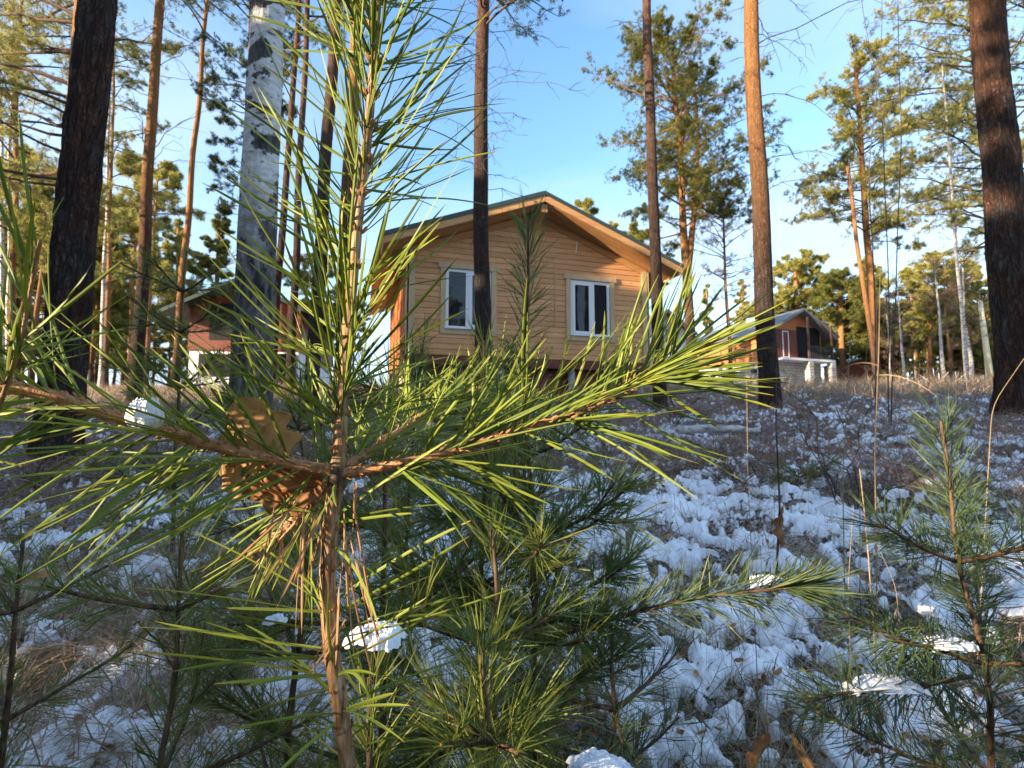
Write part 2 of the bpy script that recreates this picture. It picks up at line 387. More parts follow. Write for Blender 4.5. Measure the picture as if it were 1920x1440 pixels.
M['pvc'] = plain('white_plastic', (0.82, 0.82, 0.83), 0.35, 0.4, 6, 0.04)
M['white'] = plain('white_render', (0.74, 0.74, 0.76), 0.8, 0.2, 3, 0.12)
M['concrete'] = plain('concrete', (0.36, 0.35, 0.33), 0.9, 0.1, 9)
M['black'] = plain('dark_void', (0.012, 0.011, 0.012), 0.6, 0.2)
M['pole'] = plain('pale_timber_pole', (0.80, 0.72, 0.48), 0.8, 0.1, 5)
M['cable'] = plain('black_cable', (0.03, 0.03, 0.035), 0.6)
n = NB('window_glass', 0.03, 0.5); n.col((0.012, 0.014, 0.018)); n.b.inputs['IOR'].default_value = 1.52
n.bump(n.noise(n.co('Object'), 1.6, 2), 0.10, 0.03); M['glass'] = n.m
n = NB('white_brick', 0.85, 0.15); bt = n.N.new('ShaderNodeTexBrick'); n.L.new(n.co('Object', (1, 1, 1), (PI / 2, 0, 0)), bt.inputs['Vector'])
bt.inputs['Color1'].default_value = (0.58, 0.56, 0.53, 1); bt.inputs['Color2'].default_value = (0.46, 0.44, 0.41, 1); bt.inputs['Mortar'].default_value = (0.2, 0.19, 0.18, 1)
bt.inputs['Scale'].default_value = 1.0; bt.inputs['Brick Width'].default_value = 0.4; bt.inputs['Row Height'].default_value = 0.2; bt.inputs['Mortar Size'].default_value = 0.015
n.col(bt.outputs['Color']); M['brick'] = n.m

# ------------------------------------------------------------------ needle + sapling builders
def strips(mb, B, D, Ln, W, bend, side, segs, mode, tr, tb):
    """n ribbons. mode 'flat' (2 verts a ring), 'tri' (3-sided needle)"""
    n = len(B); s = np.linspace(0, 1, segs + 1) ** 0.9
    C = B[:, None] + D[:, None] * (Ln[:, None] * s)[..., None] + bend[:, None] * (s ** 2)[None, :, None]
    wf = np.minimum(1, 0.55 + s / 0.10 * 0.45) * np.where(s > 0.8, 1 - ((s - 0.8) / 0.2) ** 1.6 * 0.9, 1)
    Wd = W[:, None] * wf[None]
    dirl = D[:, None] * Ln[:, None, None] + 2 * bend[:, None] * s[None, :, None]
    dirl /= np.linalg.norm(dirl, axis=2)[..., None] + 1e-12
    up = np.cross(side[:, None], dirl)
    m = segs + 1
    tint = np.stack([np.broadcast_to(tr[:, None], (n, m)), np.broadcast_to(s[None], (n, m)), np.broadcast_to(tb[:, None], (n, m))], -1)
    if mode == 'flat':
        V = np.stack([C - side[:, None] * Wd[..., None] / 2, C + side[:, None] * Wd[..., None] / 2], 2)
        k = 2; pairs = [(0, 1)]
    else:
        V = np.stack([C - side[:, None] * Wd[..., None] / 2, C + up * Wd[..., None] * 0.28, C + side[:, None] * Wd[..., None] / 2,
                      C - up * Wd[..., None] * 0.10], 2)
        k = 4; pairs = [(0, 1), (1, 2), (2, 3), (3, 0)]
    base = (np.arange(n) * m * k)[:, None, None]; r = (np.arange(segs) * k)[None, :, None]
    Q = []
    for a, b in pairs:
        Q.append(np.concatenate([base + r + a, base + r + b, base + r + k + b, base + r + k + a], -1).reshape(-1, 4))
    mb.add(V.reshape(-1, 3), np.vstack(Q), c=np.repeat(tint.reshape(n * m, 3), k, axis=0).reshape(-1, 3))

def unit(a): return a / (np.linalg.norm(a, axis=-1, keepdims=True) + 1e-12)
def resample(P, n):
    P = np.asarray(P, float); d = np.r_[0, np.cumsum(np.linalg.norm(np.diff(P, axis=0), axis=1))]
    t = np.linspace(0, d[-1], n)
    Q = np.stack([np.interp(t, d, P[:, i]) for i in range(3)], 1)
    for _ in range(2 if n > 6 else 0): Q[1:-1] = (Q[:-2] + 2 * Q[1:-1] + Q[2:]) / 4
    return Q
def plen(P): return float(np.linalg.norm(np.diff(np.asarray(P, float), axis=0), axis=1).sum())

def needles_along(mb, P, rad, n, L, W, ang, rng, segs=3, mode='flat', t0=0.0, t1=1.0, droop=0.0, curl=0.10, tipang=None, up=0.0, Lprof=None):
    """fascicles of two around a shoot. ang=(mean,sd) degrees from the axis"""
    P = resample(P, 40); T = unit(np.gradient(P, axis=0))
    t = rng.uniform(t0, t1, n); i = np.clip((t * 39).astype(int), 0, 38); f = (t * 39 - i)[:, None]
    B = P[i] * (1 - f) + P[i + 1] * f; A = unit(T[i])
    rr = np.broadcast_to(np.interp(t, [0, 1], [rad[0], rad[1]]), (n,))
    q = rng.normal(size=(n, 3)); q[:, 2] += up; rd = unit(q - A * (q * A).sum(1)[:, None])
    am = np.full(n, ang[0])
    if tipang is not None: am = am + (tipang - ang[0]) * np.clip((t - 0.8) / 0.2, 0, 1)
    a = np.radians(np.clip(rng.normal(am, ang[1]), 4, 140))
    D0 = A * np.cos(a)[:, None] + rd * np.sin(a)[:, None]
    B = B + rd * rr[:, None] * 0.8
    Lf = rng.uniform(L[0], L[1], n)
    if Lprof is not None: Lf = Lf * np.interp(t, Lprof[0], Lprof[1])
    tw = rng.beta(1.6, 2.2, n); tb = rng.uniform(0, 1, n)
    for k in range(2):
        D = unit(D0 + rng.normal(0, 0.05, (n, 3)) * 1.0 + (1 if k else -1) * 0.045 * unit(rng.normal(size=(n, 3))))
        Lk = Lf * rng.uniform(0.93, 1.05, n)
        bend = (A * curl * rng.normal(0.6, 1.2, (n, 1)) + rng.normal(0, 0.075, (n, 3))) * Lk[:, None]
        bend[:, 2] -= droop * Lk
        sd = unit(np.cross(D, unit(rng.normal(size=(n, 3)))))
        strips(mb, B, D, Lk, np.full(n, W) * rng.uniform(0.8, 1.2, n), bend, sd, segs, mode, np.clip(tw + rng.normal(0, 0.08, n), 0, 1), tb)

def arc(p0, d, length, rise, rng, n=8, wob=0.04):
    """gently curving shoot from p0"""
    s = np.linspace(0, 1, n)[:, None]; d = unit(np.asarray(d, float))
    w_ = np.cumsum(rng.normal(0, wob / n, (n, 3)), axis=0); w_[0] = 0
    return np.asarray(p0) + d * length * s + np.array([0, 0, 1.0]) * rise * length * s ** 2 + w_ * length

def sapling(base, H, seed, label, group=None, lean=(0, 0), whorls=(0.3, 0.55, 0.78), nb=5, blen=0.34, L=(0.05, 0.075), W=0.0016,
            mat='needle_mid', dens=1.0, bark='shoot_dark', r=0.007, name='pine_sapling', rise=0.12, belev=0.25, segs=2, ang=(48, 13), leader=1.0, lowbare=0.12, sub=True):
    rng = np.random.RandomState(seed)
    root = empty(name, tuple(base), label, 'young pine', group)
    P = np.array([[lean[0] * s ** 1.2 + rng.normal(0, 0.006) * (s > 0), lean[1] * s ** 1.2 + rng.normal(0, 0.006), -0.08 + (H + 0.08) * s] for s in np.linspace(0, 1, 9)])
    P = resample(P, 24); st = MB(); rad = np.linspace(r, r * 0.35, 24)
    st.tube(P, rad, 8); so_ = st.build('stem', M[bark], root, True)
    nd = MB()
    needles_along(nd, P, (r, r * 0.35), int(H * 330 * dens), L, W, ang, rng, segs, 'flat', lowbare, 1.0, tipang=32, curl=0.12)
    nd.build('needles', M[mat], root, False)
    for wi, wz in enumerate(whorls):
        i = int(wz * 23); az0 = rng.uniform(0, 2 * PI)
        for k in range(nb):
            az = az0 + k * 2 * PI / nb + rng.normal(0, 0.2); ln = blen * (1.08 - wz * 0.62) * rng.uniform(0.75, 1.15)
            d = [math.cos(az), math.sin(az), belev + rng.normal(0, 0.08)]
            B = arc(P[i], d, ln, rise, rng)
            b = MB(); b.tube(B, np.linspace(r * 0.6, r * 0.28, 8), 6)
            paths = [(B, ln)]
            if sub and ln > 0.2:
                for q in range(2):
                    dd = np.array(d) + rng.normal(0, 0.45, 3); sub_ = arc(B[4], dd, ln * 0.45, rise, rng, 6)
                    b.tube(sub_, np.linspace(r * 0.4, r * 0.22, 6), 5); paths.append((sub_, ln * 0.45))
            bo = b.build('branch', M[bark], root, True)
            m = MB()
            for (pp, l_) in paths:
                needles_along(m, pp, (r * 0.5, r * 0.3), max(12, int(l_ * 360 * dens)), L, W, (ang[0] - 4, ang[1]), rng, segs, 'flat', 0.12, 1.0, tipang=26, curl=0.10, up=0.2)
            m.build('needles', M[mat], bo, False)
    return root

# ------------------------------------------------------------------ big-tree builders
def tufts(mb, P, D, rng, k=10, L=0.1, W=0.012, spread=1.0):
    k = int(k * 2.1); W = W * 0.46; L = L * 0.92; n = len(P); P = np.repeat(P, k, 0); D = np.repeat(D, k, 0)
    tr = np.repeat(rng.beta(1.6, 1.8, n), k); tb = np.repeat(rng.uniform(0, 1, n), k)
    d = unit(D + rng.normal(0, 0.75 * spread, (n * k, 3))); l = L * rng.uniform(0.6, 1.15, n * k)[:, None]
    sd = unit(np.cross(d, rng.normal(size=(n * k, 3)))) * W * 0.5
    A = P - D * L * 0.4 * rng.uniform(0, 1, (n * k, 1))
    V = np.stack([A - sd, A + d * l * 0.45 - sd * 1.5, A + d * l, A + d * l * 0.45 + sd * 1.5], 1)
    F = np.arange(n * k * 4).reshape(-1, 4)
    tint = np.stack([np.clip(tr + rng.normal(0, 0.1, n * k), 0, 1), rng.uniform(0, 1, n * k), tb], 1)
    mb.add(V.reshape(-1, 3), F, c=np.repeat(tint, 4, 0))

def limb(p0, az, el, ln, droop, rng, n=7, wig=0.10):
    d = np.array([math.cos(az) * math.cos(el), math.sin(az) * math.cos(el), math.sin(el)])
    s = np.linspace(0, 1, n)[:, None]; wv = np.cumsum(rng.normal(0, wig / n, (n, 3)), 0); wv[0] = 0
    return np.asarray(p0) + d * ln * s - np.array([0, 0, 1]) * droop * ln * s ** 2 + wv * ln

def crown(wood, fol, trunk, z0, z1, n_l, lmax, rng, prof=None, el=(0.1, 0.5), droop=0.15, twigs=7, tuft=9, k=9, L=0.14, W=0.018, az=None, sides=5, wr=0.010, spread=1.0, tw=0.5):
    """limbs between heights z0 and z1 of a trunk path, each with twigs that end in tufts"""
    zs = trunk[:, 2]
    for j in range(n_l):
        t = (j + rng.uniform(0, 1)) / n_l; z = z0 + (z1 - z0) * t
        p = np.array([np.interp(z, zs, trunk[:, 0]), np.interp(z, zs, trunk[:, 1]), z])
        ln = lmax * (prof(t) if prof else (0.45 + 0.75 * math.sin(PI * min(1, t * 0.9 + 0.15)))) * rng.uniform(0.6, 1.15)
        a = rng.uniform(0, 2 * PI) if az is None else az[0] + rng.normal(0, az[1])
        e = el[0] + (el[1] - el[0]) * t + rng.normal(0, 0.12)
        B = limb(p, a, e, ln, droop, rng)
        wood.tube(B, np.linspace(wr * ln + 0.008, 0.005, 7), sides, cap=False)
        for q in range(twigs):
            i = rng.randint(2, 7); f = B[i]
            dd = unit(B[min(i, 6)] - B[i - 1] + 1e-6); rd = unit(rng.normal(size=3) * np.array([1, 1, 0.55]) + np.array([0, 0, 0.15]))
            tl = ln * tw * rng.uniform(0.4, 1.0) * (1.15 - i / 9)
            Tn = f + (unit(dd * 0.7 + rd)[None]) * tl * np.linspace(0, 1, 5)[:, None] + np.array([0, 0, 0.12]) * tl * (np.linspace(0, 1, 5)[:, None] ** 2)
            wood.tube(Tn, np.linspace(0.008, 0.003, 5), 3, cap=False)
            m = max(2, int(tuft * rng.uniform(0.5, 1.3))); u = rng.uniform(0.25, 1.05, m)[:, None]
            PP = f + (Tn[-1] - f) * u + rng.normal(0, 0.07 * tl + 0.02, (m, 3)); DD = unit(np.repeat(unit(Tn[-1] - f)[None], m, 0) + rng.normal(0, 0.35, (m, 3)) + np.array([0, 0, 0.25]))
            tufts(fol, PP, DD, rng, k, L, W, spread)

def bare_limbs(wood, trunk, z0, z1, n_l, ln_, rng, el=(0.1, 0.3), droop=0.3, az=None, r=0.012, twigs=4, sides=5):
    zs = trunk[:, 2]
    for j in range(n_l):
        z = z0 + (z1 - z0) * (j + rng.uniform(0, 1)) / n_l
        p = np.array([np.interp(z, zs, trunk[:, 0]), np.interp(z, zs, trunk[:, 1]), z])
        a = rng.uniform(0, 2 * PI) if az is None else az[0] + rng.normal(0, az[1])
        ln = rng.uniform(*ln_); B = limb(p, a, rng.uniform(*el), ln, droop, rng, 9, 0.16)
        wood.tube(B, np.linspace(r * (0.5 + ln * 0.3), 0.003, 9), sides, cap=False)
        for q in range(twigs):
            i = rng.randint(2, 9); l2 = ln * rng.uniform(0.1, 0.3)
            B2 = limb(B[i], a + rng.normal(0, 0.9), rng.normal(0.0, 0.4), l2, rng.uniform(-0.1, 0.5), rng, 5, 0.2)
            wood.tube(B2, np.linspace(0.005, 0.0018, 5), 3, cap=False)

def trunk_path(base, x0, y0, depth, H, rng, wob=0.03, n=60):
    """straight-ish trunk from base through the point seen at photo (x0,y0)"""
    top = px(x0, y0, depth); b = np.array([base[0], base[1], ground_z(base[0], base[1])])
    d = (top - b); d = d / d[2]
    s = np.linspace(-0.3, H, n)
    wx = wob * perlin(s * 0.35 + rng.uniform(0, 99), s * 0 + 3.3) * np.clip(s, 0, 1); wy = wob * perlin(s * 0.35 + 44, s * 0 + rng.uniform(0, 99)) * np.clip(s, 0, 1)
    return b, np.stack([d[0] * s + wx, d[1] * s * 0 + wy, s], 1)

def tree(name, label, cat, basepx, toppx, depth, w_px, H, mat='bark', seed=1, group=None, sides=14, flare=0.25, taper=0.035, rough=0.0, n=60, wob=0.05, ref=None):
    """trunk of a real tree; w_px = photo width near the base. returns root, local trunk path, rng"""
    rng = np.random.RandomState(seed)
    bx = px(basepx[0], basepx[1], depth)
    b, P = trunk_path(bx, toppx[0], toppx[1], depth, H, rng, wob, n)
    root = empty(name, tuple(b), label, cat, group)
    ratio = abs(bx[0]) / depth
    r = w_px / 960.0 * depth / 2 / math.sqrt(1 + ratio * ratio)
    z = P[:, 2]; rr = np.maximum(r * (1 - taper * np.clip(z, 0, None)), r * 0.12) * (1 + flare * np.exp(-np.clip(z, 0, None) * 3.2))
    disp = None
    if rough:
        def disp(a, zz, r_):
            q = a + 0.25 * np.sin(zz * 2 + a)
            x_ = np.cos(a) * 3.2; y_ = np.sin(a) * 3.2
            h = perlin(x_ * 2.3 + 5, y_ * 2.3 + zz * 2.6) + 0.6 * perlin(x_ * 5 + 5, y_ * 5 + zz * 6) + 0.5 * np.abs(perlin(x_ * 3 + 9, y_ * 3 - zz * 3.5))
            return rough * h
    t = MB(); t.tube(P, rr, sides, disp=disp); t.build('trunk', M[mat], root, True)
    return root, P, rng

# ------------------------------------------------------------------ ground + snow
def fan(th, r, zf):
    A, Rr = np.meshgrid(th, r, indexing='xy'); X = np.sin(A) * Rr; Y = np.cos(A) * Rr
    Z = zf(X, Y); nr, na = A.shape; i, j = np.meshgrid(np.arange(nr - 1), np.arange(na - 1), indexing='ij')
    Q = np.stack([i * na + j, i * na + j + 1, (i + 1) * na + j + 1, (i + 1) * na + j], -1).reshape(-1, 4)[:, ::-1]
    return np.stack([X, Y, Z], -1).reshape(-1, 3), Q
# ground sheet: dense towards the view, full circle out to the horizon
th = np.concatenate([np.linspace(-PI, -1.1, 60, endpoint=False), np.linspace(-1.1, 1.1, 520), np.linspace(1.1, PI, 61)[1:]])
rr_ = np.concatenate([[0.0], np.geomspace(0.35, 60, 420), np.geomspace(62, 900, 40)])
g = MB(); V, Q = fan(th, rr_, lambda x, y: ground_z(x, y) + 0.022 * fbm(x * 9, y * 9, 4, g=0.6) * np.clip(12 / (np.hypot(x, y) + 1), 0, 1))
g.add(V, Q); go = g.build('ground', M['litter'], None, True); tag(go, kind='structure')

def snow_thick(x, y):
    r = np.hypot(x, y)
    big = fbm(x * 0.8 + 31, y * 0.8 + 8, 2); mid = fbm(x * 4.2, y * 4.2 + 40, 3); fine = fbm(x * 15 + 3, y * 15, 3); lump = fbm(x * 32, y * 32 + 7, 3)
    az = np.arctan2(x, y)
    cover = np.interp(r, [0, 1.5, 3, 5, 7, 9.5, 12, 16, 60], [0.08, 0.02, -0.10, -0.17, -0.22, -0.30, -0.40, -0.45, -0.35])
    cover = cover + np.where(az < -0.2, -0.10, 0.0) * np.clip((r - 1.5) / 2, 0, 1) + 0.35 * np.exp(-((az + 0.62) ** 2) / 0.05) * np.exp(-((r - 1.25) / 0.5) ** 2)
    t = cover + 0.24 * big + 0.44 * mid + 0.40 * fine + 0.14 * lump
    return t, lump, fine
def snow_z(x, y):
    t, lump, fine = snow_thick(x, y)
    tp = np.clip(t, 0, 1.2); h = 0.038 * tp / (tp + 0.14) + np.clip(t, 0, 1) * 0.022 * fine + tp / (tp + .1) * 0.003 * lump
    return ground_z(x, y) + np.where(t > 0, h + 0.008, -0.03 + 0.0 * t)
sn = MB(); V, Q = fan(np.linspace(-0.98, 0.98, 1100), np.geomspace(0.55, 48, 950), snow_z)
t_, _, _ = snow_thick(V[:, 0], V[:, 1]); keep = (t_[Q] > -0.05).any(axis=1); Q = Q[keep]
sn.add(V, Q); so2 = sn.build('snow', M['snow'], None, True); tag(so2, 'patchy lumpy thin snow lying over brown litter and grass', 'snow', kind='stuff')

# ------------------------------------------------------------------ grasses and litter
def scatter(n, rng, r0, r1, a0=-0.95, a1=0.95):
    r = np.exp(rng.uniform(math.log(r0), math.log(r1), n)); a = rng.uniform(a0, a1, n); return np.sin(a) * r, np.cos(a) * r
def grass(name, n, r0, r1, L, W, mat, seed, label, cat, lean=0.5, clump=0.12, thresh=None, segs=3, a0=-0.95, a1=0.95, bow=0.5, wgrow=0.0, per=9):
    rng = np.random.RandomState(seed); cx, cy = scatter(n // per, rng, r0, r1, a0, a1)
    x = np.repeat(cx, per); y = np.repeat(cy, per); m = len(x); r = np.hypot(x, y); cl = clump * (0.6 + r * 0.05)
    x = x + rng.normal(0, 1, m) * cl; y = y + rng.normal(0, 1, m) * cl
    if thresh is not None:
        t, _, _ = snow_thick(x, y); ok = (t < thresh) | (rng.uniform(0, 1, m) < 0.15); x, y = x[ok], y[ok]; m = len(x); r = np.hypot(x, y)
    B = np.stack([x, y, ground_z(x, y) - 0.01], 1)
    D = unit(np.stack([rng.normal(0, lean, m), rng.normal(0, lean, m), np.ones(m)], 1))
    Ln = rng.uniform(L[0], L[1], m) * (1 - 0.25 * rng.uniform(0, 1, m)); az = rng.uniform(0, 2 * PI, m)
    bend = np.stack([np.cos(az), np.sin(az), -0.6 * np.ones(m)], 1) * (Ln * rng.uniform(0.05, bow, m))[:, None]
    sd = unit(np.cross(D, rng.normal(size=(m, 3)))); Wd = W * rng.uniform(0.6, 1.3, m) * (1 + wgrow * r)
    mb = MB(); strips(mb, B, D, Ln, Wd, bend, sd, segs, 'flat', rng.uniform(0, 1, m), rng.uniform(0, 1, m))
    o = mb.build(name, M[mat], None, False); tag(o, label, cat, kind='stuff'); return o
grass('dry_grass', 56000, 0.7, 6.5, (0.05, 0.18), 0.0021, 'grass', 11, 'pale brown dead grass blades poking out of the snow', 'grass', 0.9, 0.08, 0.16, bow=0.8, wgrow=0.15)
grass('dry_undergrowth', 75000, 4.0, 17, (0.10, 0.30), 0.0026, 'grass_red', 12, 'reddish brown dry undergrowth on the slope', 'undergrowth', 0.8, 0.12, 0.12, bow=0.7, wgrow=0.12)
grass('far_grass', 60000, 11, 60, (0.22, 0.62), 0.004, 'grass', 13, 'dry straw coloured grass along the top of the rise', 'grass', 0.5, 0.3, None, bow=0.5, wgrow=0.06)
grass('green_grass', 2600, 0.75, 1.7, (0.06, 0.16), 0.0018, 'grass_green', 14, 'thin green grass blades in the snow near the camera', 'grass', 0.5, 0.05, None, a0=-0.1, a1=0.5, bow=0.5)
grass('brown_grass', 24000, 0.8, 3.0, (0.08, 0.24), 0.0028, 'grass', 15, 'tangled dead brown grass by the snow on the left', 'grass', 1.1, 0.08, None, a0=-0.95, a1=-0.35, bow=0.9)

grass('dry_stems', 900, 1.0, 6.0, (0.14, 0.38), 0.0016, 'grass_gold', 16, 'thin upright dry straw stems standing out of the snow', 'grass', 0.22, 0.10, None, bow=0.35, wgrow=0.1, per=4)
def litter_leaves(n, seed):
    rng = np.random.RandomState(seed); x, y = scatter(n, rng, 0.8, 9); B = np.stack([x, y, ground_z(x, y) + 0.02 + rng.uniform(0, 0.035, n)], 1)
    D = unit(np.stack([rng.normal(0, 1, n), rng.normal(0, 1, n), rng.normal(0.1, 0.4, n)], 1)); Ln = rng.uniform(0.010, 0.034, n)
    sd = unit(np.cross(D, rng.normal(size=(n, 3)))); mb = MB()
    strips(mb, B, D, Ln, Ln * rng.uniform(0.3, 0.6, n), rng.normal(0, 0.3, (n, 3)) * Ln[:, None], sd, 3, 'flat', rng.uniform(0, 1, n), rng.uniform(0, 1, n))
    o = mb.build('leaf_litter', M['leaf'], None, False); tag(o, 'small curled brown leaves scattered on the snow', 'leaf litter', kind='stuff')
litter_leaves(1500, 21)

# ------------------------------------------------------------------ the new timber house
HA = R(16.8)
hu = np.array([math.cos(HA), math.sin(HA)]); 
HP = np.array([-0.917, 11.0])
def hz_(pxx, pyy):
    """height of a photo point on the facade plane, and its distance along the facade"""
    q = (pxx - 960) / 960.0; t = (q * HP[1] - HP[0]) / (hu[0] - q * hu[1])
    Y = HP[1] + t * hu[1]; return t, px(pxx, pyy, Y)[2]
tl, _ = hz_(762, 600); tr, _ = hz_(1216, 600)
WID = tr - tl; floor = px(900, 668, 11.0)[2]
c0 = HP + hu * tl
house = empty('timber_house', (c0[0], c0[1], floor), 'new pale timber house with green edged gable roof and two white windows', 'house', rz=HA)
DEP = 6.0; OV = 0.62; OVS = 0.58
# ridge / eave heights from the photograph
ov_front = np.array([math.sin(HA), -math.cos(HA)]) * OV
ridge_z = px(1010, 362, c0[1] + hu[1] * WID / 2 + ov_front[1])[2] - floor
er = c0 + hu * (WID + OVS) + ov_front; el_ = c0 - hu * OVS + ov_front
ezr = px(1262, 500, er[1])[2] - floor; ezl = px(705, 436, el_[1])[2] - floor
print('house', WID, ridge_z, ezr, ezl, floor, ground_z(0, 11), 'eave px', er, el_)
eave_z = (ezr + ezl) / 2
hw = WID / 2 + OVS; slope = (ridge_z - eave_z) / hw
zroof = lambda x: ridge_z - abs(x - WID / 2) * slope            # top of roof at x
def wall_top(x): return zroof(x) - 0.24
# windows: (x0,x1,z0,z1) glass frame outer on the facade
def wrect(l, r, t, b):
    a, z1 = hz_(l, t); a2, z0 = hz_(l, b); c, _ = hz_(r, t); return (a - tl, c - tl, z0 - floor, z1 - floor)
W1 = wrect(833, 920, 500, 611); W2 = wrect(1071, 1146, 527, 634)
hgt = (W1[3] - W1[2] + W2[3] - W2[2]) / 2; zt = (W1[3] + W2[3]) / 2
W1 = (W1[0], W1[1], zt - hgt, zt); W2 = (W2[0], W2[1], zt - hgt, zt)
print('win', W1, W2)
wins = [W1, W2]
# facade boards
rngh = np.random.RandomState(5)
wl = MB(); bh = 0.125; z = 0.0
def board(mb, x0, x1, z0, z1, y, c, axis='x', zt0=None, zt1=None):
    """rounded board in the plane y (front), along x; end cut heights may slope"""
    prof = [(0.0, 0.004), (0.06, -0.012), (0.16, -0.0155), (0.84, -0.0155), (0.94, -0.012), (1.0, 0.004)]
    V = []
    for xx in (x0, x1):
        for f, o_ in prof: V.append((xx, y + o_, z0 + (z1 - z0) * f))
    Q = [[i, i + 6, i + 7, i + 1] for i in range(5)]
    V = np.array(V)
    if axis == 'y': V = V[:, [1, 0, 2]]
    mb.add(V, Q, c=c)
while z < ridge_z - 0.24:
    z1 = z + bh; zm = z + bh * 0.5
    half = (ridge_z - 0.24 - zm) / slope; xa = max(0, WID / 2 - half); xb = min(WID, WID / 2 + half)
    segs = [(xa, xb)]
    for (a, b, c, d) in wins:
        if z1 > c - 0.02 and z < d + 0.02:
            new = []
            for s0, s1 in segs:
                if b + 0.02 <= s0 or a - 0.02 >= s1: new.append((s0, s1)); continue
                if a - 0.02 > s0: new.append((s0, a - 0.02))
                if b + 0.02 < s1: new.append((b + 0.02, s1))
            segs = new
    for s0, s1 in segs:
        cuts = [s0] + [c for c in sorted(rngh.uniform(0.4, WID - 0.4, 1)) if s0 + 0.5 < c < s1 - 0.5] + [s1]
        for k in range(len(cuts) - 1):
            cc = (rngh.uniform(0, 1), 0, 0); board(wl, cuts[k] + 0.001, cuts[k + 1] - 0.001, z, z1, 0.0, cc)
    z = z1
wl.build('front_wall', M['siding'], house)
# backing shell behind the boards (closed body)
sh = MB()
for (x0, x1) in ((0, WID),):
    pass
body = [(0.01, 0), (WID - 0.01, 0), (WID - 0.01, wall_top(WID - 0.01)), (WID / 2, wall_top(WID / 2)), (0.01, wall_top(0.01))]
# front backing split around the windows: strips in x
xs = sorted([0.01, WID - 0.01, WID / 2] + [v for w_ in wins for v in w_[:2]])
for k in range(len(xs) - 1):
    a, b = xs[k], xs[k + 1]; hole = [w_ for w_ in wins if abs(w_[0] - a) < 1e-6 and abs(w_[1] - b) < 1e-6]
    if hole:
        sh.prism([(a, 0), (b, 0), (b, hole[0][2]), (a, hole[0][2])], 0.03, 0.16)
        sh.prism([(a, hole[0][3]), (b, hole[0][3]), (b, wall_top(b)), (a, wall_top(a))], 0.03, 0.16)
    else: sh.prism([(a, 0), (b, 0), (b, wall_top(b)), (a, wall_top(a))], 0.03, 0.16)
sh.prism(body, DEP - 0.1, DEP)
sh.box((0.01, 0.16, 0), (0.12, DEP - 0.1, wall_top(0.01))); sh.box((WID - 0.12, 0.16, 0), (WID - 0.01, DEP - 0.1, wall_top(WID - 0.01)))
sh.box((0.12, 0.17, -0.001), (WID - 0.12, DEP - 0.11, 0.02)); sh.box((0.12, 2.8, 0.02), (WID - 0.12, 2.9, 2.4))
sh.build('wall_core', M['darkwood'], house)
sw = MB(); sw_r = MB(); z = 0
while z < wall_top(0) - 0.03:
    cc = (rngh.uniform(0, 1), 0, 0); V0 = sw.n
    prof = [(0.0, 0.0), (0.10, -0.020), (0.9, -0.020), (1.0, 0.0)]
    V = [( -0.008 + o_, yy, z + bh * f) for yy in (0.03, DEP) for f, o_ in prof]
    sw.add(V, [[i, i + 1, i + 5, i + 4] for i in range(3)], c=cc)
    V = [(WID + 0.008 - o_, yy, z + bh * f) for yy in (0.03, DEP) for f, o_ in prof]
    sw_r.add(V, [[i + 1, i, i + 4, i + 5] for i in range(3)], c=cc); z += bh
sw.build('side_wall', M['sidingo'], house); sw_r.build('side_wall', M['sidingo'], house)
for x_ in (0, WID):
    m = MB(); s_ = -1 if x_ == 0 else 1
    m.box((min(x_, x_ - s_ * 0.13), -0.050, -0.02), (max(x_, x_ - s_ * 0.13) , -0.024, wall_top(x_) - 0.02)); m.box((x_ + (-0.055 if s_ < 0 else 0.031), -0.050, -0.02), (x_ + (-0.031 if s_ < 0 else 0.055), 0.10, wall_top(x_) - 0.02))
    m.build('corner_board', M['trim'], house)
for s_ in (-1, 1):
    m = MB(); pa = (WID / 2, wall_top(WID / 2) + 0.02); pb_ = (WID / 2 + s_ * WID / 2, wall_top(0) + 0.02)
    m.prism([(pa[0], pa[1] - 0.15), (pb_[0], pb_[1] - 0.15), pb_, pa], -0.046, -0.023); m.build('frieze_board', M['soffit'], house)
# floor beam and piles
m = MB(); m.box((-0.03, -0.03, -0.20), (WID + 0.03, 0.15, -0.012)); m.box((-0.03, DEP - 0.15, -0.2), (WID + 0.03, DEP, -0.012))
m.box((-0.03, 0.151, -0.2), (0.15, DEP - 0.151, -0.012)); m.box((WID - 0.15, 0.151, -0.2), (WID + 0.03, DEP - 0.151, -0.012)); m.build('sill_beam', M['redwood'], house)
for yy in (0.12, DEP / 2, DEP - 0.2):
    for xx in (0.15, WID * 0.36, WID * 0.66, WID - 0.15):
        m = MB(); P = np.array([[xx, yy, -1.7], [xx, yy, -0.205]]); m.tube(P, 0.085, 14); m.build('pile', M['concrete'], house, True)
m = MB(); m.box((0.02, 0.26, -1.6), (WID - 0.02, 0.30, -0.205)); m.build('underfloor_panel', M['redwood'], house)
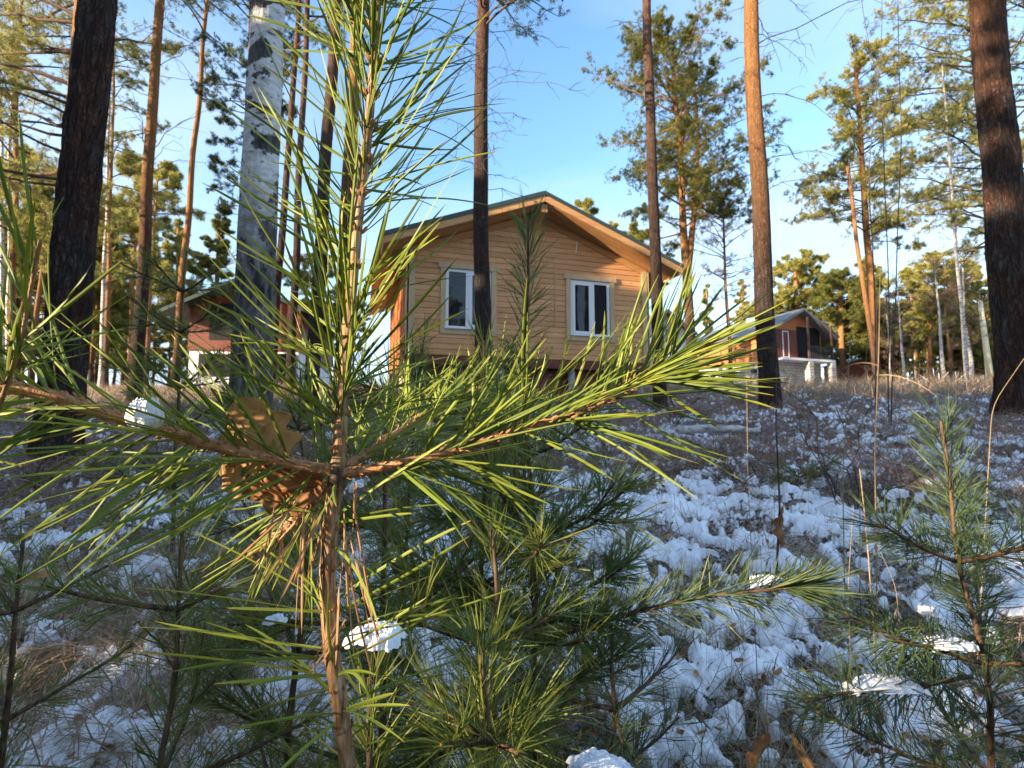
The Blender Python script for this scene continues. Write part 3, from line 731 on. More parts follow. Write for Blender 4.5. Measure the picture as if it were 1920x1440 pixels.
# roof
def slab(mb, dz0, dz1, x_in, x_out, y0, y1, side, c=(0.3, 0, 0)):
    """sloping slab following the roof between distances x_in..x_out from the ridge"""
    pts = []
    for d_ in (x_in, x_out): pts.append((WID / 2 + side * d_, ridge_z - d_ * slope))
    poly = [(pts[0][0], pts[0][1] + dz0), (pts[1][0], pts[1][1] + dz0), (pts[1][0], pts[1][1] + dz1), (pts[0][0], pts[0][1] + dz1)]
    mb.prism(poly, y0, y1, c=c)
roof = MB()
for s_ in (-1, 1):
    slab(roof, 0.0, 0.035, 0, hw + 0.05, -OV - 0.05, DEP + OV, s_)
    slab(roof, -0.035, -0.002, hw - 0.0, hw + 0.05, -OV - 0.05, DEP + OV, s_)
    k = 0.0
    while k < DEP + 2 * OV - 0.2:
        slab(roof, 0.036, 0.058, 0.02, hw + 0.04, -OV + k, -OV + k + 0.035, s_); k += 0.5
ro = roof.build('roof', M['roof'], house)
m = MB()
for s_ in (-1, 1): slab(m, -0.055, -0.002, 0.0, hw + 0.02, -OV - 0.062, -OV - 0.052, s_)
m.build('drip_edge', M['roof'], ro)
for s_ in (-1, 1):
    m = MB(); slab(m, -0.205, -0.056, 0.004, hw, -OV - 0.04, -OV - 0.012, s_, (0.0, 0, 0)); m.build('barge_board', M['soffit'], ro)
    m = MB()
    nb_ = 8
    for k in range(nb_):    # soffit boards under the front overhang
        a_ = 0.02 - OV + (OV + 0.0) * k / nb_; slab(m, -0.205, -0.185, 0.1, hw - 0.02, a_, a_ + OV / nb_ - 0.012, s_, (rngh.uniform(0, 1), 0, 0))
    for k in range(7):
        a_ = hw - OVS + 0.02 + k * 0.10; slab(m, -0.205, -0.185, a_, a_ + 0.088, 0.03, DEP, s_, (rngh.uniform(0, 1), 0, 0))
    m.build('soffit', M['soffit'], ro)
    m = MB(); xe = WID / 2 + s_ * hw
    m.box((min(xe, xe - s_ * 0.03), -OV, eave_z - 0.22), (max(xe, xe - s_ * 0.03), DEP + OV, eave_z - 0.04)); m.build('fascia', M['trim'], ro)
for d_ in (0.0,):
    m = MB(); m.box((WID / 2 - 0.07, -OV + 0.02, ridge_z - 0.42), (WID / 2 + 0.07, -0.03, ridge_z - 0.24)); m.build('ridge_beam', M['soffit'], ro)
# windows
for wi, (a, b, c, d) in enumerate(wins):
    m = MB(); fw = 0.065
    m.box((a, -0.012, c), (a + fw, 0.06, d)); m.box((b - fw, -0.012, c), (b, 0.06, d)); m.box((a + fw, -0.012, c), (b - fw, 0.06, c + fw)); m.box((a + fw, -0.012, d - fw), (b - fw, 0.06, d))
    mid = (a + b) / 2 + (-0.02 if wi == 0 else 0.06)
    m.box((mid - 0.045, -0.014, c + fw), (mid + 0.045, 0.058, d - fw))
    f = m.build('window', M['pvc'], house)
    for k, (xa, xb) in enumerate(((a + fw, mid - 0.045), (mid + 0.045, b - fw))):
        # sash ring then glass
        if (wi == 0 and k == 1) or (wi == 1 and k == 0):
            m = MB(); sw_ = 0.05; y0, y1 = -0.026, 0.03
            m.box((xa - 0.01, y0, c + fw - 0.01), (xa + sw_, y1, d - fw + 0.01)); m.box((xb - sw_, y0, c + fw - 0.01), (xb + 0.01, y1, d - fw + 0.01))
            m.box((xa + sw_, y0, c + fw - 0.01), (xb - sw_, y1, c + fw + sw_)); m.box((xa + sw_, y0, d - fw - sw_), (xb - sw_, y1, d - fw + 0.01)); m.build('sash', M['pvc'], f)
            m = MB(); m.box((xa + sw_ - 0.005, 0.0, c + fw + sw_ - 0.005), (xb - sw_ + 0.005, 0.012, d - fw - sw_ + 0.005)); m.build('glass_or_dark_pane', M['glass'], f)
        elif wi == 1:
            m = MB(); m.box((xa - 0.004, 0.020, c + fw - 0.004), (xb + 0.004, 0.032, d - fw + 0.004)); p = m.build('glass_or_dark_pane', M['black'], f)  # black sheet paints the dark of the open half
        else:
            m = MB(); m.box((xa - 0.004, 0.010, c + fw - 0.004), (xb + 0.004, 0.022, d - fw + 0.004)); m.build('glass_or_dark_pane', M['glass'], f)
    m = MB(); cw = 0.115
    m.box((a - cw, -0.048, c - cw), (a - 0.003, -0.022, d + 0.003)); m.box((b + 0.003, -0.048, c - cw), (b + cw, -0.022, d + 0.003))
    m.box((a - cw - 0.05, -0.054, d + 0.005), (b + cw + 0.05, -0.022, d + 0.125)); m.box((a - 0.002, -0.046, c - cw), (b + 0.002, -0.022, c - 0.005))
    m.build('window_casing', M['trim'], f)
    m = MB(); m.box((a - 0.03, -0.085, c - 0.002), (b + 0.03, -0.015, c + 0.022)); m.build('window_sill', M['pvc'], f)
# thin pale strip hanging on the facade beside the second window
m = MB(); xx = hz_(1042, 520)[0] - tl; m.box((xx - 0.012, -0.040, 0.75), (xx + 0.012, -0.022, 2.25)); m.build('pale_batten', M['trim'], house)
m = MB(); xx = hz_(1082, 470)[0] - tl; m.tube(np.array([[xx + 0.05, -0.03, 2.95], [xx, -0.03, 2.55]]), 0.012, 6); m.build('cable_stub', M['pvc'], house)

# ------------------------------------------------------------------ generic gabled cabin, gable facing local -y
def cabin(name, label, loc, rz, wd, dp, wall_h, ridge_h, base_h, ov, mats, front, side=None, group=None):
    root = empty(name, loc, label, 'cabin', group, rz)
    wm, rm, bm = mats; sl = (ridge_h - wall_h) / (wd / 2)
    m = MB(); m.prism([(0, base_h), (wd, base_h), (wd, wall_h), (wd / 2, ridge_h), (0, wall_h)], 0, dp); wo = m.build('wall', M[wm], root)
    m = MB(); m.box((0.05, 0.05, -1.5), (wd - 0.05, dp - 0.05, base_h - 0.003)); m.build('plinth', M[bm], root)
    m = MB()
    for s_ in (-1, 1):
        a = (wd / 2, ridge_h + 0.02); b = (wd / 2 + s_ * (wd / 2 + ov), ridge_h + 0.02 - sl * (wd / 2 + ov))
        m.prism([(a[0], a[1]), (b[0], b[1]), (b[0], b[1] + 0.10), (a[0], a[1] + 0.10)], -ov, dp + ov)
    m.build('roof', M[rm], root)
    m = MB()
    for s_ in (-1, 1):
        a = (wd / 2, ridge_h - 0.06); b = (wd / 2 + s_ * (wd / 2 + ov - 0.02), ridge_h - 0.06 - sl * (wd / 2 + ov))
        m.prism([(a[0], a[1]), (b[0], b[1]), (b[0], b[1] + 0.17), (a[0], a[1] + 0.17)], -ov - 0.05, -ov - 0.003)
    m.build('barge_board', M[rm], root)
    front(root, wo)
    return root
def simple_window(root, x0, x1, z0, z1, y=-0.02, fr='pvc', gl='glass'):
    m = MB(); f = 0.07
    m.box((x0, y, z0), (x0 + f, y + 0.1, z1)); m.box((x1 - f, y, z0), (x1, y + 0.1, z1)); m.box((x0 + f, y, z0), (x1 - f, y + 0.1, z0 + f)); m.box((x0 + f, y, z1 - f), (x1 - f, y + 0.1, z1))
    o = m.build('window', M[fr], root); m = MB(); m.box((x0 + f, y + 0.02, z0 + f), (x1 - f, y + 0.05, z1 - f)); m.build('pane', M[gl], o)

# brick based cabin on the right
RH_c = px(1443, 675, 36.0)
rzr = math.atan2(0.35, 0.937)
def fr_right(root, wo):
    m = MB(); m.box((2.7, -0.03, 1.9), (5.0, -0.01, 4.3)); m.build('porch_recess_shade', M['black'], root)  # flat black sheet paints the shade of the recess
    for xx in (2.65, 4.95): 
        m = MB(); m.box((xx, -1.0, 1.75), (xx + 0.12, -0.88, 4.5 - (0.2 if xx > 3 else -0.3))); m.build('porch_post', M['darkwood'], root)
    m = MB(); m.box((0.0, -1.1, 1.62), (5.1, -0.005, 1.78)); m.build('porch_floor', M['white'], root)
    m = MB()
    for k in range(13): m.box((2.78 + k * 0.17, -1.02, 1.8), (2.81 + k * 0.17, -0.99, 2.65))
    m.box((2.78, -1.04, 2.66), (4.94, -0.97, 2.72)); m.box((2.78, -1.03, 1.85), (4.94, -0.98, 1.89)); m.build('railing', M['cable'], root)
    simple_window(root, 0.55, 1.0, 1.95, 3.6, fr='darkwood'); simple_window(root, 1.3, 1.9, 1.95, 3.9, fr='pvc')
    for xx in (2.7, 4.9):
        m = MB(); m.box((xx - 0.2, -1.1, -1.5), (xx + 0.2, -0.7, 1.615)); m.build('porch_pier', M['brick'], root)
bz = RH_c[2] - 1.7
rc = cabin('brick_based_cabin', 'orange brown cabin on a white brick basement with a grey roof and railed porch', (RH_c[0], RH_c[1], bz), rzr, 5.1, 7.6, 4.0, 5.35, 1.75, 0.85,
      ('orangewood', 'roof_grey', 'brick'), fr_right)
m = MB(); m.box((0.0, -0.012, 1.76), (2.68, -0.004, 4.0)); m.build('gable_shade_boards', M['redwood'], rc)  # gable's shade painted in: dark boards over the orange wall
for yy in (1.6, 3.1, 4.6, 6.1):
    m = MB(); m.box((-0.03, yy, 1.8), (-0.003, yy + 0.10, 3.95)); m.build('wall_strip', M['redwood'], rc)
for yy in (1.2, 3.2, 5.4):
    m = MB(); m.box((-0.03, yy, 0.9), (0.02, yy + 0.5, 1.2)); m.build('basement_vent', M['black'], rc)
# chimney
m = MB(); m.box((1.2, 1.6, 4.6), (1.5, 1.9, 6.5)); m.build('chimney', M['black'], rc)

# red-brown cabin on the left
LC = px(352, 655, 23.0)
def fr_left(root, wo):
    m = MB(); m.box((0.9, -0.02, 2.0), (2.3, -0.004, 3.7)); m.build('gable_opening_dark', M['black'], root)  # black sheet paints the dark inside of the gable opening
    m = MB(); m.box((0.5, -0.035, 0.35), (1.9, -0.02, 1.35)); m.build('basement_dark_panel', M['black'], root)  # black sheet paints the dark inside of the basement opening
    m = MB(); m.box((0, -0.018, 1.55), (5.4, -0.004, 1.75)); m.build('floor_beam', M['redwood'], root); m = MB(); m.box((2.7, -0.035, -0.2), (4.8, -0.02, 1.4)); m.build('basement_dark_panel', M['black'], root)  # second black panel added to darken the right part of the base
    simple_window(root, 4.3, 4.7, 2.2, 3.4, fr='redwood', gl='glass')
cabin('red_cabin', 'red brown cabin on a white rendered base half hidden by the birch', (LC[0], LC[1], LC[2] - 1.55), R(5), 4.9, 6, 3.45, 4.6, 1.5, 0.9, ('redwood', 'roof', 'white'), fr_left)
# small white outbuilding with dark roof right of the house
OC = px(1262, 652, 27.0)
def fr_out(root, wo): simple_window(root, 1.6, 2.3, 1.2, 2.0, fr='darkwood')
cabin('white_outbuilding', 'low white outbuilding with a dark roof just right of the timber house', (OC[0] - 1.7, OC[1], OC[2] - 0.9), R(20), 2.9, 3.6, 2.0, 2.9, 0.5, 0.45, ('white', 'roof_grey', 'concrete'), fr_out)
# long red shed far right
SC_ = px(1592, 712, 46.0)
root = empty('red_shed', tuple(SC_), 'long low red shed with a flat dark roof in front of the far pines', 'shed', rz=R(8))
m = MB(); m.prism([(0, -1), (5.6, -1), (5.6, 2.1), (2.5, 2.1), (0, 1.5)], 0, 3); m.build('wall', M['redpaint'], root)
m = MB(); m.prism([(-0.2, 1.46), (2.5, 2.12), (2.5, 2.22), (-0.2, 1.56)], -0.3, 3.2); m.prism([(2.504, 2.12), (5.9, 2.12), (5.9, 2.22), (2.504, 2.22)], -0.3, 3.2); m.build('roof', M['roof_grey'], root)
m = MB(); m.box((1.55, -0.05, 0.95), (2.0, -0.01, 1.3)); m.build('notice_board', M['white'], root)
m = MB(); m.box((2.8, -0.05, 0.0), (3.15, -0.01, 1.85)); m.build('door', M['white'], root)
# leaning pale pole, far right, and overhead cable
pb = px(1858, 715, 30.0); pt = px(1838, 565, 30.0); m = MB(); m.tube(np.array([[0, 0, -0.5], list(np.array(pt) - np.array(pb))]), [0.19, 0.11], 12)
o = m.build('timber_pole', M['pole'], None, True, tuple(pb)); tag(o, 'pale sunlit timber pole leaning slightly left in front of the far wood', 'pole')
a = px(-300, 450, 30.0); b = px(620, 480, 30.0); s = np.linspace(0, 1, 40)[:, None]; P = np.array(a) * (1 - s) + np.array(b) * s; P[:, 2] -= (4 * s * (1 - s))[:, 0] * 0.25
P2 = np.array(b) * (1 - s) + np.array(px(1900, 545, 30.0)) * s; P2[:, 2] -= (4 * s * (1 - s))[:, 0] * 0.6
m = MB(); m.tube(P, 0.012, 5); m.tube(P2, 0.012, 5); o = m.build('overhead_cable', M['cable'], None, True); tag(o, 'thin black overhead cable strung behind the timber house', 'cable')

# ------------------------------------------------------------------ near and middle trees
# big dark pine, left
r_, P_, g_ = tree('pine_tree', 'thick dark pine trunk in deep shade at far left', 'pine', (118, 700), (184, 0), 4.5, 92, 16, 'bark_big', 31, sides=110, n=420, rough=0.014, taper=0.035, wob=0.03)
def big_crown(root, P, rng, z0, z1, nl, lmax, fol='fol', **kw):
    wd, fo = MB(), MB(); crown(wd, fo, P, z0, z1, nl, lmax, rng, **kw); wd.build('limbs', M['limb'], root, True); fo.build('crown', M[fol], root)
big_crown(r_, P_, g_, 9.5, 16, 26, 2.6)
# birch
r_, P_, g_ = tree('birch_tree', 'white barked birch with black patches left of the foreground sapling', 'birch', (470, 760), (499, 0), 3.9, 84, 15, 'birch', 32, sides=90, n=320, rough=0.007, taper=0.055, flare=0.18, wob=0.025)
wd = MB(); bare_limbs(wd, P_, 7, 15, 26, (1.0, 2.6), g_, (0.5, 1.0), 0.2, twigs=9); wd.build('limbs', M['limb'], r_, True)
# right edge pine
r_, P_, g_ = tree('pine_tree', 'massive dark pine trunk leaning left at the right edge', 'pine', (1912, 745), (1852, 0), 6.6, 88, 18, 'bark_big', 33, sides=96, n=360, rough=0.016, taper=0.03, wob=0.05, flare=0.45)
big_crown(r_, P_, g_, 10.5, 18, 24, 3.0)

# (label, base px, top px, depth, width px, H, bark, seed, dict of extras)
mids = [
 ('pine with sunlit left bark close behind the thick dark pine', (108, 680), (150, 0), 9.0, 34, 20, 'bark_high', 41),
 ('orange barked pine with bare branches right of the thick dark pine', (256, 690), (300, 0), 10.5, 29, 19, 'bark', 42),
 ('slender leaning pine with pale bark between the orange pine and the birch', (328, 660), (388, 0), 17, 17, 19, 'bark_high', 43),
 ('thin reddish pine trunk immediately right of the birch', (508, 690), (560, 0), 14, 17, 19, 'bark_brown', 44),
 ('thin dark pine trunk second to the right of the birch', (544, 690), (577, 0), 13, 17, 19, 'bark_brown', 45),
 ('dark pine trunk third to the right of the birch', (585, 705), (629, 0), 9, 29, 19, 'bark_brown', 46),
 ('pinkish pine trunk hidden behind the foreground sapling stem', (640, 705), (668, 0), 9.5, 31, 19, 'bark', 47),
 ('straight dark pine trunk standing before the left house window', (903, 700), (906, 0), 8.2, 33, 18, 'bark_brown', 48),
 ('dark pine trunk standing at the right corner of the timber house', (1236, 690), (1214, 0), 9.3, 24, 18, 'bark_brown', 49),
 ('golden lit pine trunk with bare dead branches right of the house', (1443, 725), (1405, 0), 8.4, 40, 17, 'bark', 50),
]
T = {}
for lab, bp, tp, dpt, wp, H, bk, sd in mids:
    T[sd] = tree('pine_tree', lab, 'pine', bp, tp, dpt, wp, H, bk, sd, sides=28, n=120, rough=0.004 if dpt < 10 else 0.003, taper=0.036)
# crowns / dead limbs
def dl(key, specs):
    r, P, g = T[key]; wd = MB()
    for sp in specs: bare_limbs(wd, P, rng=g, **sp)
    wd.build('dead_limbs', M['dead'], r, True)
r, P, g = T[41]
wd, fo = MB(), MB(); crown(wd, fo, P, 4.0, 9.5, 24, 3.4, g, az=(PI * 0.97, 0.55), el=(0.25, 0.35), droop=0.05, tuft=9, twigs=10, L=0.14, W=0.016, prof=lambda t: 0.9 - 0.15 * t)
crown(wd, fo, P, 9, 19, 24, 2.6, g, twigs=6); wd.build('limbs', M['limb'], r, True); fo.build('crown', M['fol_sunlit'], r)
dl(42, [dict(z0=3.2, z1=9, n_l=26, ln_=(0.6, 2.2), el=(0.35, 0.8), droop=0.35, r=0.008, twigs=3)])
big_crown(T[42][0], T[42][1], T[42][2], 10, 19, 22, 2.4)
big_crown(T[43][0], T[43][1], T[43][2], 12.3, 18.5, 30, 2.6, twigs=10, tuft=14, W=0.017, L=0.13)
for k in (44, 45): big_crown(T[k][0], T[k][1], T[k][2], 9.5, 18, 22, 2.1)
for k in (46, 47): big_crown(T[k][0], T[k][1], T[k][2], 10, 18, 20, 2.4)
dl(48, [dict(z0=3.6, z1=7.4, n_l=34, ln_=(0.5, 1.7), el=(0.1, 0.5), droop=0.45, r=0.006, twigs=5)])
r, P, g = T[48]; wd, fo = MB(), MB(); crown(wd, fo, P, 6.6, 8.0, 12, 1.7, g, el=(0.0, 0.3), droop=0.25, tuft=6, twigs=8, L=0.09, W=0.010, az=(-0.2, 0.9)); crown(wd, fo, P, 8, 17, 26, 2.4, g, L=0.12)
wd.build('limbs', M['limb'], r, True); fo.build('crown', M['fol_dark'], r)
dl(49, [dict(z0=5.2, z1=9.0, n_l=12, ln_=(0.5, 1.6), el=(0.2, 0.5), droop=0.6, r=0.006, twigs=4)])
big_crown(T[49][0], T[49][1], T[49][2], 9.2, 17, 22, 2.2)
dl(50, [dict(z0=3.6, z1=7.8, n_l=11, ln_=(0.7, 1.6), el=(0.15, 0.6), droop=0.55, r=0.009, twigs=6, az=(0.05, 0.35)), dict(z0=2.6, z1=8, n_l=13, ln_=(0.15, 0.5), el=(0, 0.5), droop=0.4, r=0.007, twigs=2),
        dict(z0=6.2, z1=6.6, n_l=1, ln_=(3.0, 3.2), el=(0.28, 0.3), droop=-0.12, r=0.008, twigs=7, az=(0.0, 0.05)), dict(z0=5.2, z1=7.8, n_l=5, ln_=(0.4, 0.9), el=(0.1, 0.5), droop=0.5, r=0.006, az=(PI, 0.3))])
big_crown(T[50][0], T[50][1], T[50][2], 9.6, 16.5, 20, 2.0)

# crowned pine with a forked trunk behind the house
DT = 21.0
r, P, g = tree('pine_tree', 'broad crowned pine with forked trunk rising behind the house roof', 'pine', (1300, 690), (1262, 100), DT, 22, 15.2, 'bark', 60, sides=16, n=50, taper=0.05)
wd, fo = MB(), MB()
crown(wd, fo, P, 6.6, 15.0, 72, 3.6, g, el=(0.0, 0.75), droop=0.05, twigs=12, tuft=17, k=10, L=0.14, W=0.017, prof=lambda t: 0.75 + 0.35 * math.sin(PI * min(1, t * 0.9 + 0.1)) - 0.45 * max(0, t - 0.75) * 3)
F2 = np.array([[np.interp(4.5 + 9 * s, P[:, 2], P[:, 0]) + 0.9 * math.sin(s * 1.8), 0.1 * s, 4.5 + 9.3 * s] for s in np.linspace(0, 1, 20)])
wd.tube(F2, np.linspace(0.15, 0.03, 20), 10); crown(wd, fo, F2, 7.5, 13.6, 22, 2.4, g, el=(0.1, 0.6), twigs=10, tuft=16, k=10, L=0.14, W=0.017)
wd.build('limbs', M['bark'], r, True); fo.build('crown', M['fol'], r)

# lit open pines, right
def lit_pine(label, bp, tp, dpt, wp, H, seed, z0, lmax, nl=34, fol='fol_sunlit', tuft=15, W=0.017, twigs=10, L=0.13, el=(0.15, 0.6), prof=None, name='pine_tree', bark='bark_high', group=None, cat='pine', azi=None):
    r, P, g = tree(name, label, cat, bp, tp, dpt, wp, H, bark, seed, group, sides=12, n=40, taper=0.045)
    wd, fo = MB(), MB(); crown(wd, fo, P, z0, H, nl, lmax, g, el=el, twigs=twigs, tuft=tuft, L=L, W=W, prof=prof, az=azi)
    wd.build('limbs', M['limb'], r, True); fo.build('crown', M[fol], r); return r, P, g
def Hpx(py, base_py, depth): return (base_py - py) / 960.0 * depth
cone = lambda t: 1.15 - 0.95 * t
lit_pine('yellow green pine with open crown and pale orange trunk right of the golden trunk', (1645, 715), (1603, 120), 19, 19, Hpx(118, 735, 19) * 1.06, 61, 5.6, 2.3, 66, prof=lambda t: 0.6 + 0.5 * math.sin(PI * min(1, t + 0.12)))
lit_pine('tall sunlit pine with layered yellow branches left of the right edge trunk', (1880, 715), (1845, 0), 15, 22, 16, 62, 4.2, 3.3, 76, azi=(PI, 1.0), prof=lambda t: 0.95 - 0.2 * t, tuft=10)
lit_pine('thin leaning pine beside the yellow green pine', (1642, 700), (1588, 300), 17, 11, 8.2, 63, 5.8, 0.9, 14, 'fol_dark', tuft=5, twigs=5)
lit_pine('second tall sunlit pine seen beyond the right edge trunk', (1960, 715), (1935, 0), 17, 22, 17, 69, 5.0, 3.0, 40, azi=(PI * 0.9, 1.2))
r, P, g = tree('birch_tree', 'thin pale birch stem in front of the sunlit pine at right', 'birch', (1812, 700), (1772, 180), 14, 10, 9.5, 'birch_far', 64, sides=10, n=40, taper=0.07)
wd = MB(); bare_limbs(wd, P, 3, 9, 26, (0.5, 1.6), g, (0.5, 1.0), 0.0, r=0.006, twigs=6); wd.build('limbs', M['limb'], r, True)
r, P, g = tree('birch_tree', 'golden leafless young tree between the forked pine and the golden trunk', 'birch', (1370, 700), (1352, 345), 22, 9, 9.0, 'bark_high', 65, sides=8, n=40, taper=0.08)
wd, fo = MB(), MB(); crown(wd, fo, P, 4.0, 9, 40, 1.5, g, el=(0.2, 0.7), twigs=7, tuft=6, k=5, L=0.16, W=0.012); wd.build('limbs', M['limb'], r, True); fo.build('twigs', M['twigs'], r)
# three tall bare whips
for i, (bx, tx, tp_, dp_) in enumerate(((1665, 1625, 0, 6.0), (1640, 1643, 0, 6.5), (1668, 1692, 0, 5.6))):
    r, P, g = tree('bare_whip', ['leftmost thin bare whip rising before the open yellow green pine', 'middle thin bare whip rising before the open yellow green pine', 'thin bare whip leaning right before the open yellow green pine'][i],
                   'bare sapling', (bx, 760), (tx, tp_), dp_, 3.0, 6.5, 'dead', 70 + i, 'tall bare whips beside the golden trunk', sides=6, n=50, taper=0.09, wob=0.12)
    wd = MB(); bare_limbs(wd, P, 1.5, 6, 16, (0.05, 0.25), g, (0.4, 1.0), 0.0, r=0.003, twigs=1, sides=4); wd.build('twigs', M['dead'], r, True)

# left side crowns: pines behind
lit_pine('round topped sunlit pine far behind the slender leaning pine', (330, 705), (335, 410), 34, 14, Hpx(415, 735, 34), 66, 3.0, 2.6, 44, 'fol_sunlit', L=0.22, W=0.030, prof=cone, tuft=18)
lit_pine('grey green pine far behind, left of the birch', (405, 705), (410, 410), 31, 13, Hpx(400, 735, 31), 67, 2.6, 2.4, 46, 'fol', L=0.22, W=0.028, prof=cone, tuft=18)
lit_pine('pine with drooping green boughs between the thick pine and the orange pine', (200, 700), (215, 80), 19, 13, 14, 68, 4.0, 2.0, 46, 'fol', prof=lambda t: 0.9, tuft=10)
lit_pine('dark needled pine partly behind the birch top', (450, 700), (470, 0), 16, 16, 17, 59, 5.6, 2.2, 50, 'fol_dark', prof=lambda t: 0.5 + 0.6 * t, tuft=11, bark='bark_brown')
lit_pine('sunlit pine with wide brownish boughs at the far left edge', (20, 700), (40, 0), 13, 16, 15, 58, 3.6, 2.3, 50, 'fol_sunlit', tuft=10, L=0.16)
lit_pine('pale pine just outside the left edge with boughs reaching in', (-120, 700), (-90, 0), 12, 22, 15, 57, 4.0, 2.8, 44, 'fol_sunlit', L=0.15)
for i, (bx, tx, dp_, wp, lb) in enumerate(((18, 20, 15, 13, 'pale grey trunk at the extreme left edge'), (6, 2, 18, 13, 'pinkish trunk behind the pale one at the extreme left'), (190, 203, 20, 12, 'pale birch stem seen just right of the thick dark pine'))):
    r, P, g = tree('birch_tree', lb, 'birch', (bx, 705), (tx, 300), dp_, wp, 12, 'birch_far', 80 + i, sides=10, n=30, taper=0.05)
    wd = MB(); bare_limbs(wd, P, 4, 12, 24, (0.6, 1.8), g, (0.5, 1.0), 0.1, r=0.008, twigs=5); wd.build('limbs', M['limb'], r, True)
lit_pine('dense yellow green pine behind the brick based cabin roof', (1492, 715), (1492, 495), 44, 14, Hpx(495, 732, 44), 90, 2.6, 3.4, 60, 'fol_sunlit', L=0.30, W=0.045, tuft=20, prof=lambda t: 0.6 + 0.6 * math.sin(PI * min(1, t * .85 + .15)))
lit_pine('dense pine with twin tops right of the cabin roof', (1580, 715), (1575, 520), 42, 14, Hpx(528, 732, 42), 91, 2.4, 3.2, 60, 'fol', L=0.30, W=0.045, tuft=20, prof=lambda t: 0.7 + 0.5 * math.sin(PI * min(1, t * .85 + .15)))
lit_pine('small topped pine peeking over the right slope of the house roof', (1095, 705), (1095, 380), 30, 10, Hpx(372, 735, 30), 92, 5, 1.8, 26, 'fol_sunlit', L=0.26, W=0.04)
lit_pine('second small pine top behind the right eave of the house', (1188, 705), (1188, 440), 30, 10, Hpx(430, 735, 30), 93, 5, 1.6, 24, 'fol_sunlit', L=0.26, W=0.04)
lit_pine('young yellow pine between the outbuilding and the golden trunk', (1392, 712), (1392, 530), 50, 7, Hpx(525, 735, 50), 94, 1.5, 1.6, 30, 'fol_sunlit', L=0.26, W=0.04, prof=cone)
lit_pine('grey green young pine above the white outbuilding', (1325, 712), (1325, 540), 52, 7, Hpx(538, 735, 52), 95, 1.5, 1.5, 28, 'fol', L=0.26, W=0.04, prof=cone)

# ------------------------------------------------------------------ far wood: a few kinds, copied
def proto(seed, H, kind):
    rng = np.random.RandomState(seed); s = np.linspace(-0.6, H, 16)
    P = np.stack([0.12 * perlin(s * 0.3 + seed, s * 0), 0.12 * perlin(s * 0.3, s * 0 + seed), s], 1); P[:, :2] -= P[2, :2]
    root = empty('far_pine' if kind != 'birch' else 'far_birch', (0, 0, 0))
    t = MB(); t.tube(P, np.linspace(0.13, 0.03, 16), 8); t.build('trunk', M['bark_high' if kind != 'birch' else 'birch_far'], root, True)
    wd, fo = MB(), MB()
    if kind == 'tall': crown(wd, fo, P, H * 0.42, H, 30, 1.7, rng, twigs=7, tuft=14, L=0.24, W=0.036, k=8)
    elif kind == 'cone': crown(wd, fo, P, H * 0.22, H, 38, 1.9, rng, twigs=7, tuft=14, L=0.24, W=0.036, k=8, prof=cone)
    else: crown(wd, fo, P, H * 0.3, H, 40, 1.5, rng, el=(0.5, 1.0), twigs=8, tuft=3, L=0.26, W=0.010, k=4)
    wd.build('limbs', M['limb'], root, True); fo.build('crown' if kind != 'birch' else 'twigs', M['fol_sunlit' if kind == 'tall' else 'fol' if kind == 'cone' else 'twigs'], root)
    return root
def copy_tree(r):
    c = r.copy(); COL.objects.link(c)
    for ch in list(r.children):
        k = ch.copy(); COL.objects.link(k); k.parent = c
        k.matrix_parent_inverse = ch.matrix_parent_inverse
    return c
protos = [proto(101, 9.0, 'tall'), proto(102, 8.2, 'cone'), proto(103, 9.5, 'tall'), proto(104, 7.2, 'cone'), proto(105, 9.0, 'birch')]
used = set(); rf = np.random.RandomState(77)
def far_at(pxx, depth, kind, sc, label, group):
    r = protos[kind]
    if kind in used: r = copy_tree(r)
    used.add(kind)
    p = px(pxx, 700, depth); r.location = (p[0], p[1], float(ground_z(p[0], p[1])))
    r.rotation_euler = (0, 0, rf.uniform(0, 6.28)); r.scale = (sc * rf.uniform(0.85, 1.15), sc * rf.uniform(0.85, 1.15), sc)
    look = ['tall orange stemmed pine', 'bushy conical pine', 'tall slender bent pine', 'dense conical pine', 'bare pale birch'][kind]
    size = 'small ' if sc < 0.8 else 'large ' if sc > 1.15 else ''; dep = 'deep in' if depth > 52 else 'far back in' if depth > 46 else 'halfway into' if depth > 41 else 'a little inside' if depth > 37 else 'at the front of'
    for lim, reg in ((-40, 'at the very left edge'), (100, 'left of the thick pine'), (250, 'right of the thick pine'), (340, 'left of the red cabin'), (480, 'above the red cabin'), (640, 'beside the birch'),
                     (960, 'behind the house left half'), (1300, 'behind the house right half'), (1500, 'behind the brick cabin'), (1640, 'right of the brick cabin'), (1700, 'behind the red shed'), (1780, 'right of the red shed'), (1840, 'left of the pale pole'), (1890, 'beside the pale pole'), (9999, 'at the right edge')):
        if pxx < lim: break
    tag(r, (size + look + ' ' + dep + ' the wood ' + reg).replace('at the front of the wood between', 'between'), 'birch' if kind == 4 else 'pine', group)
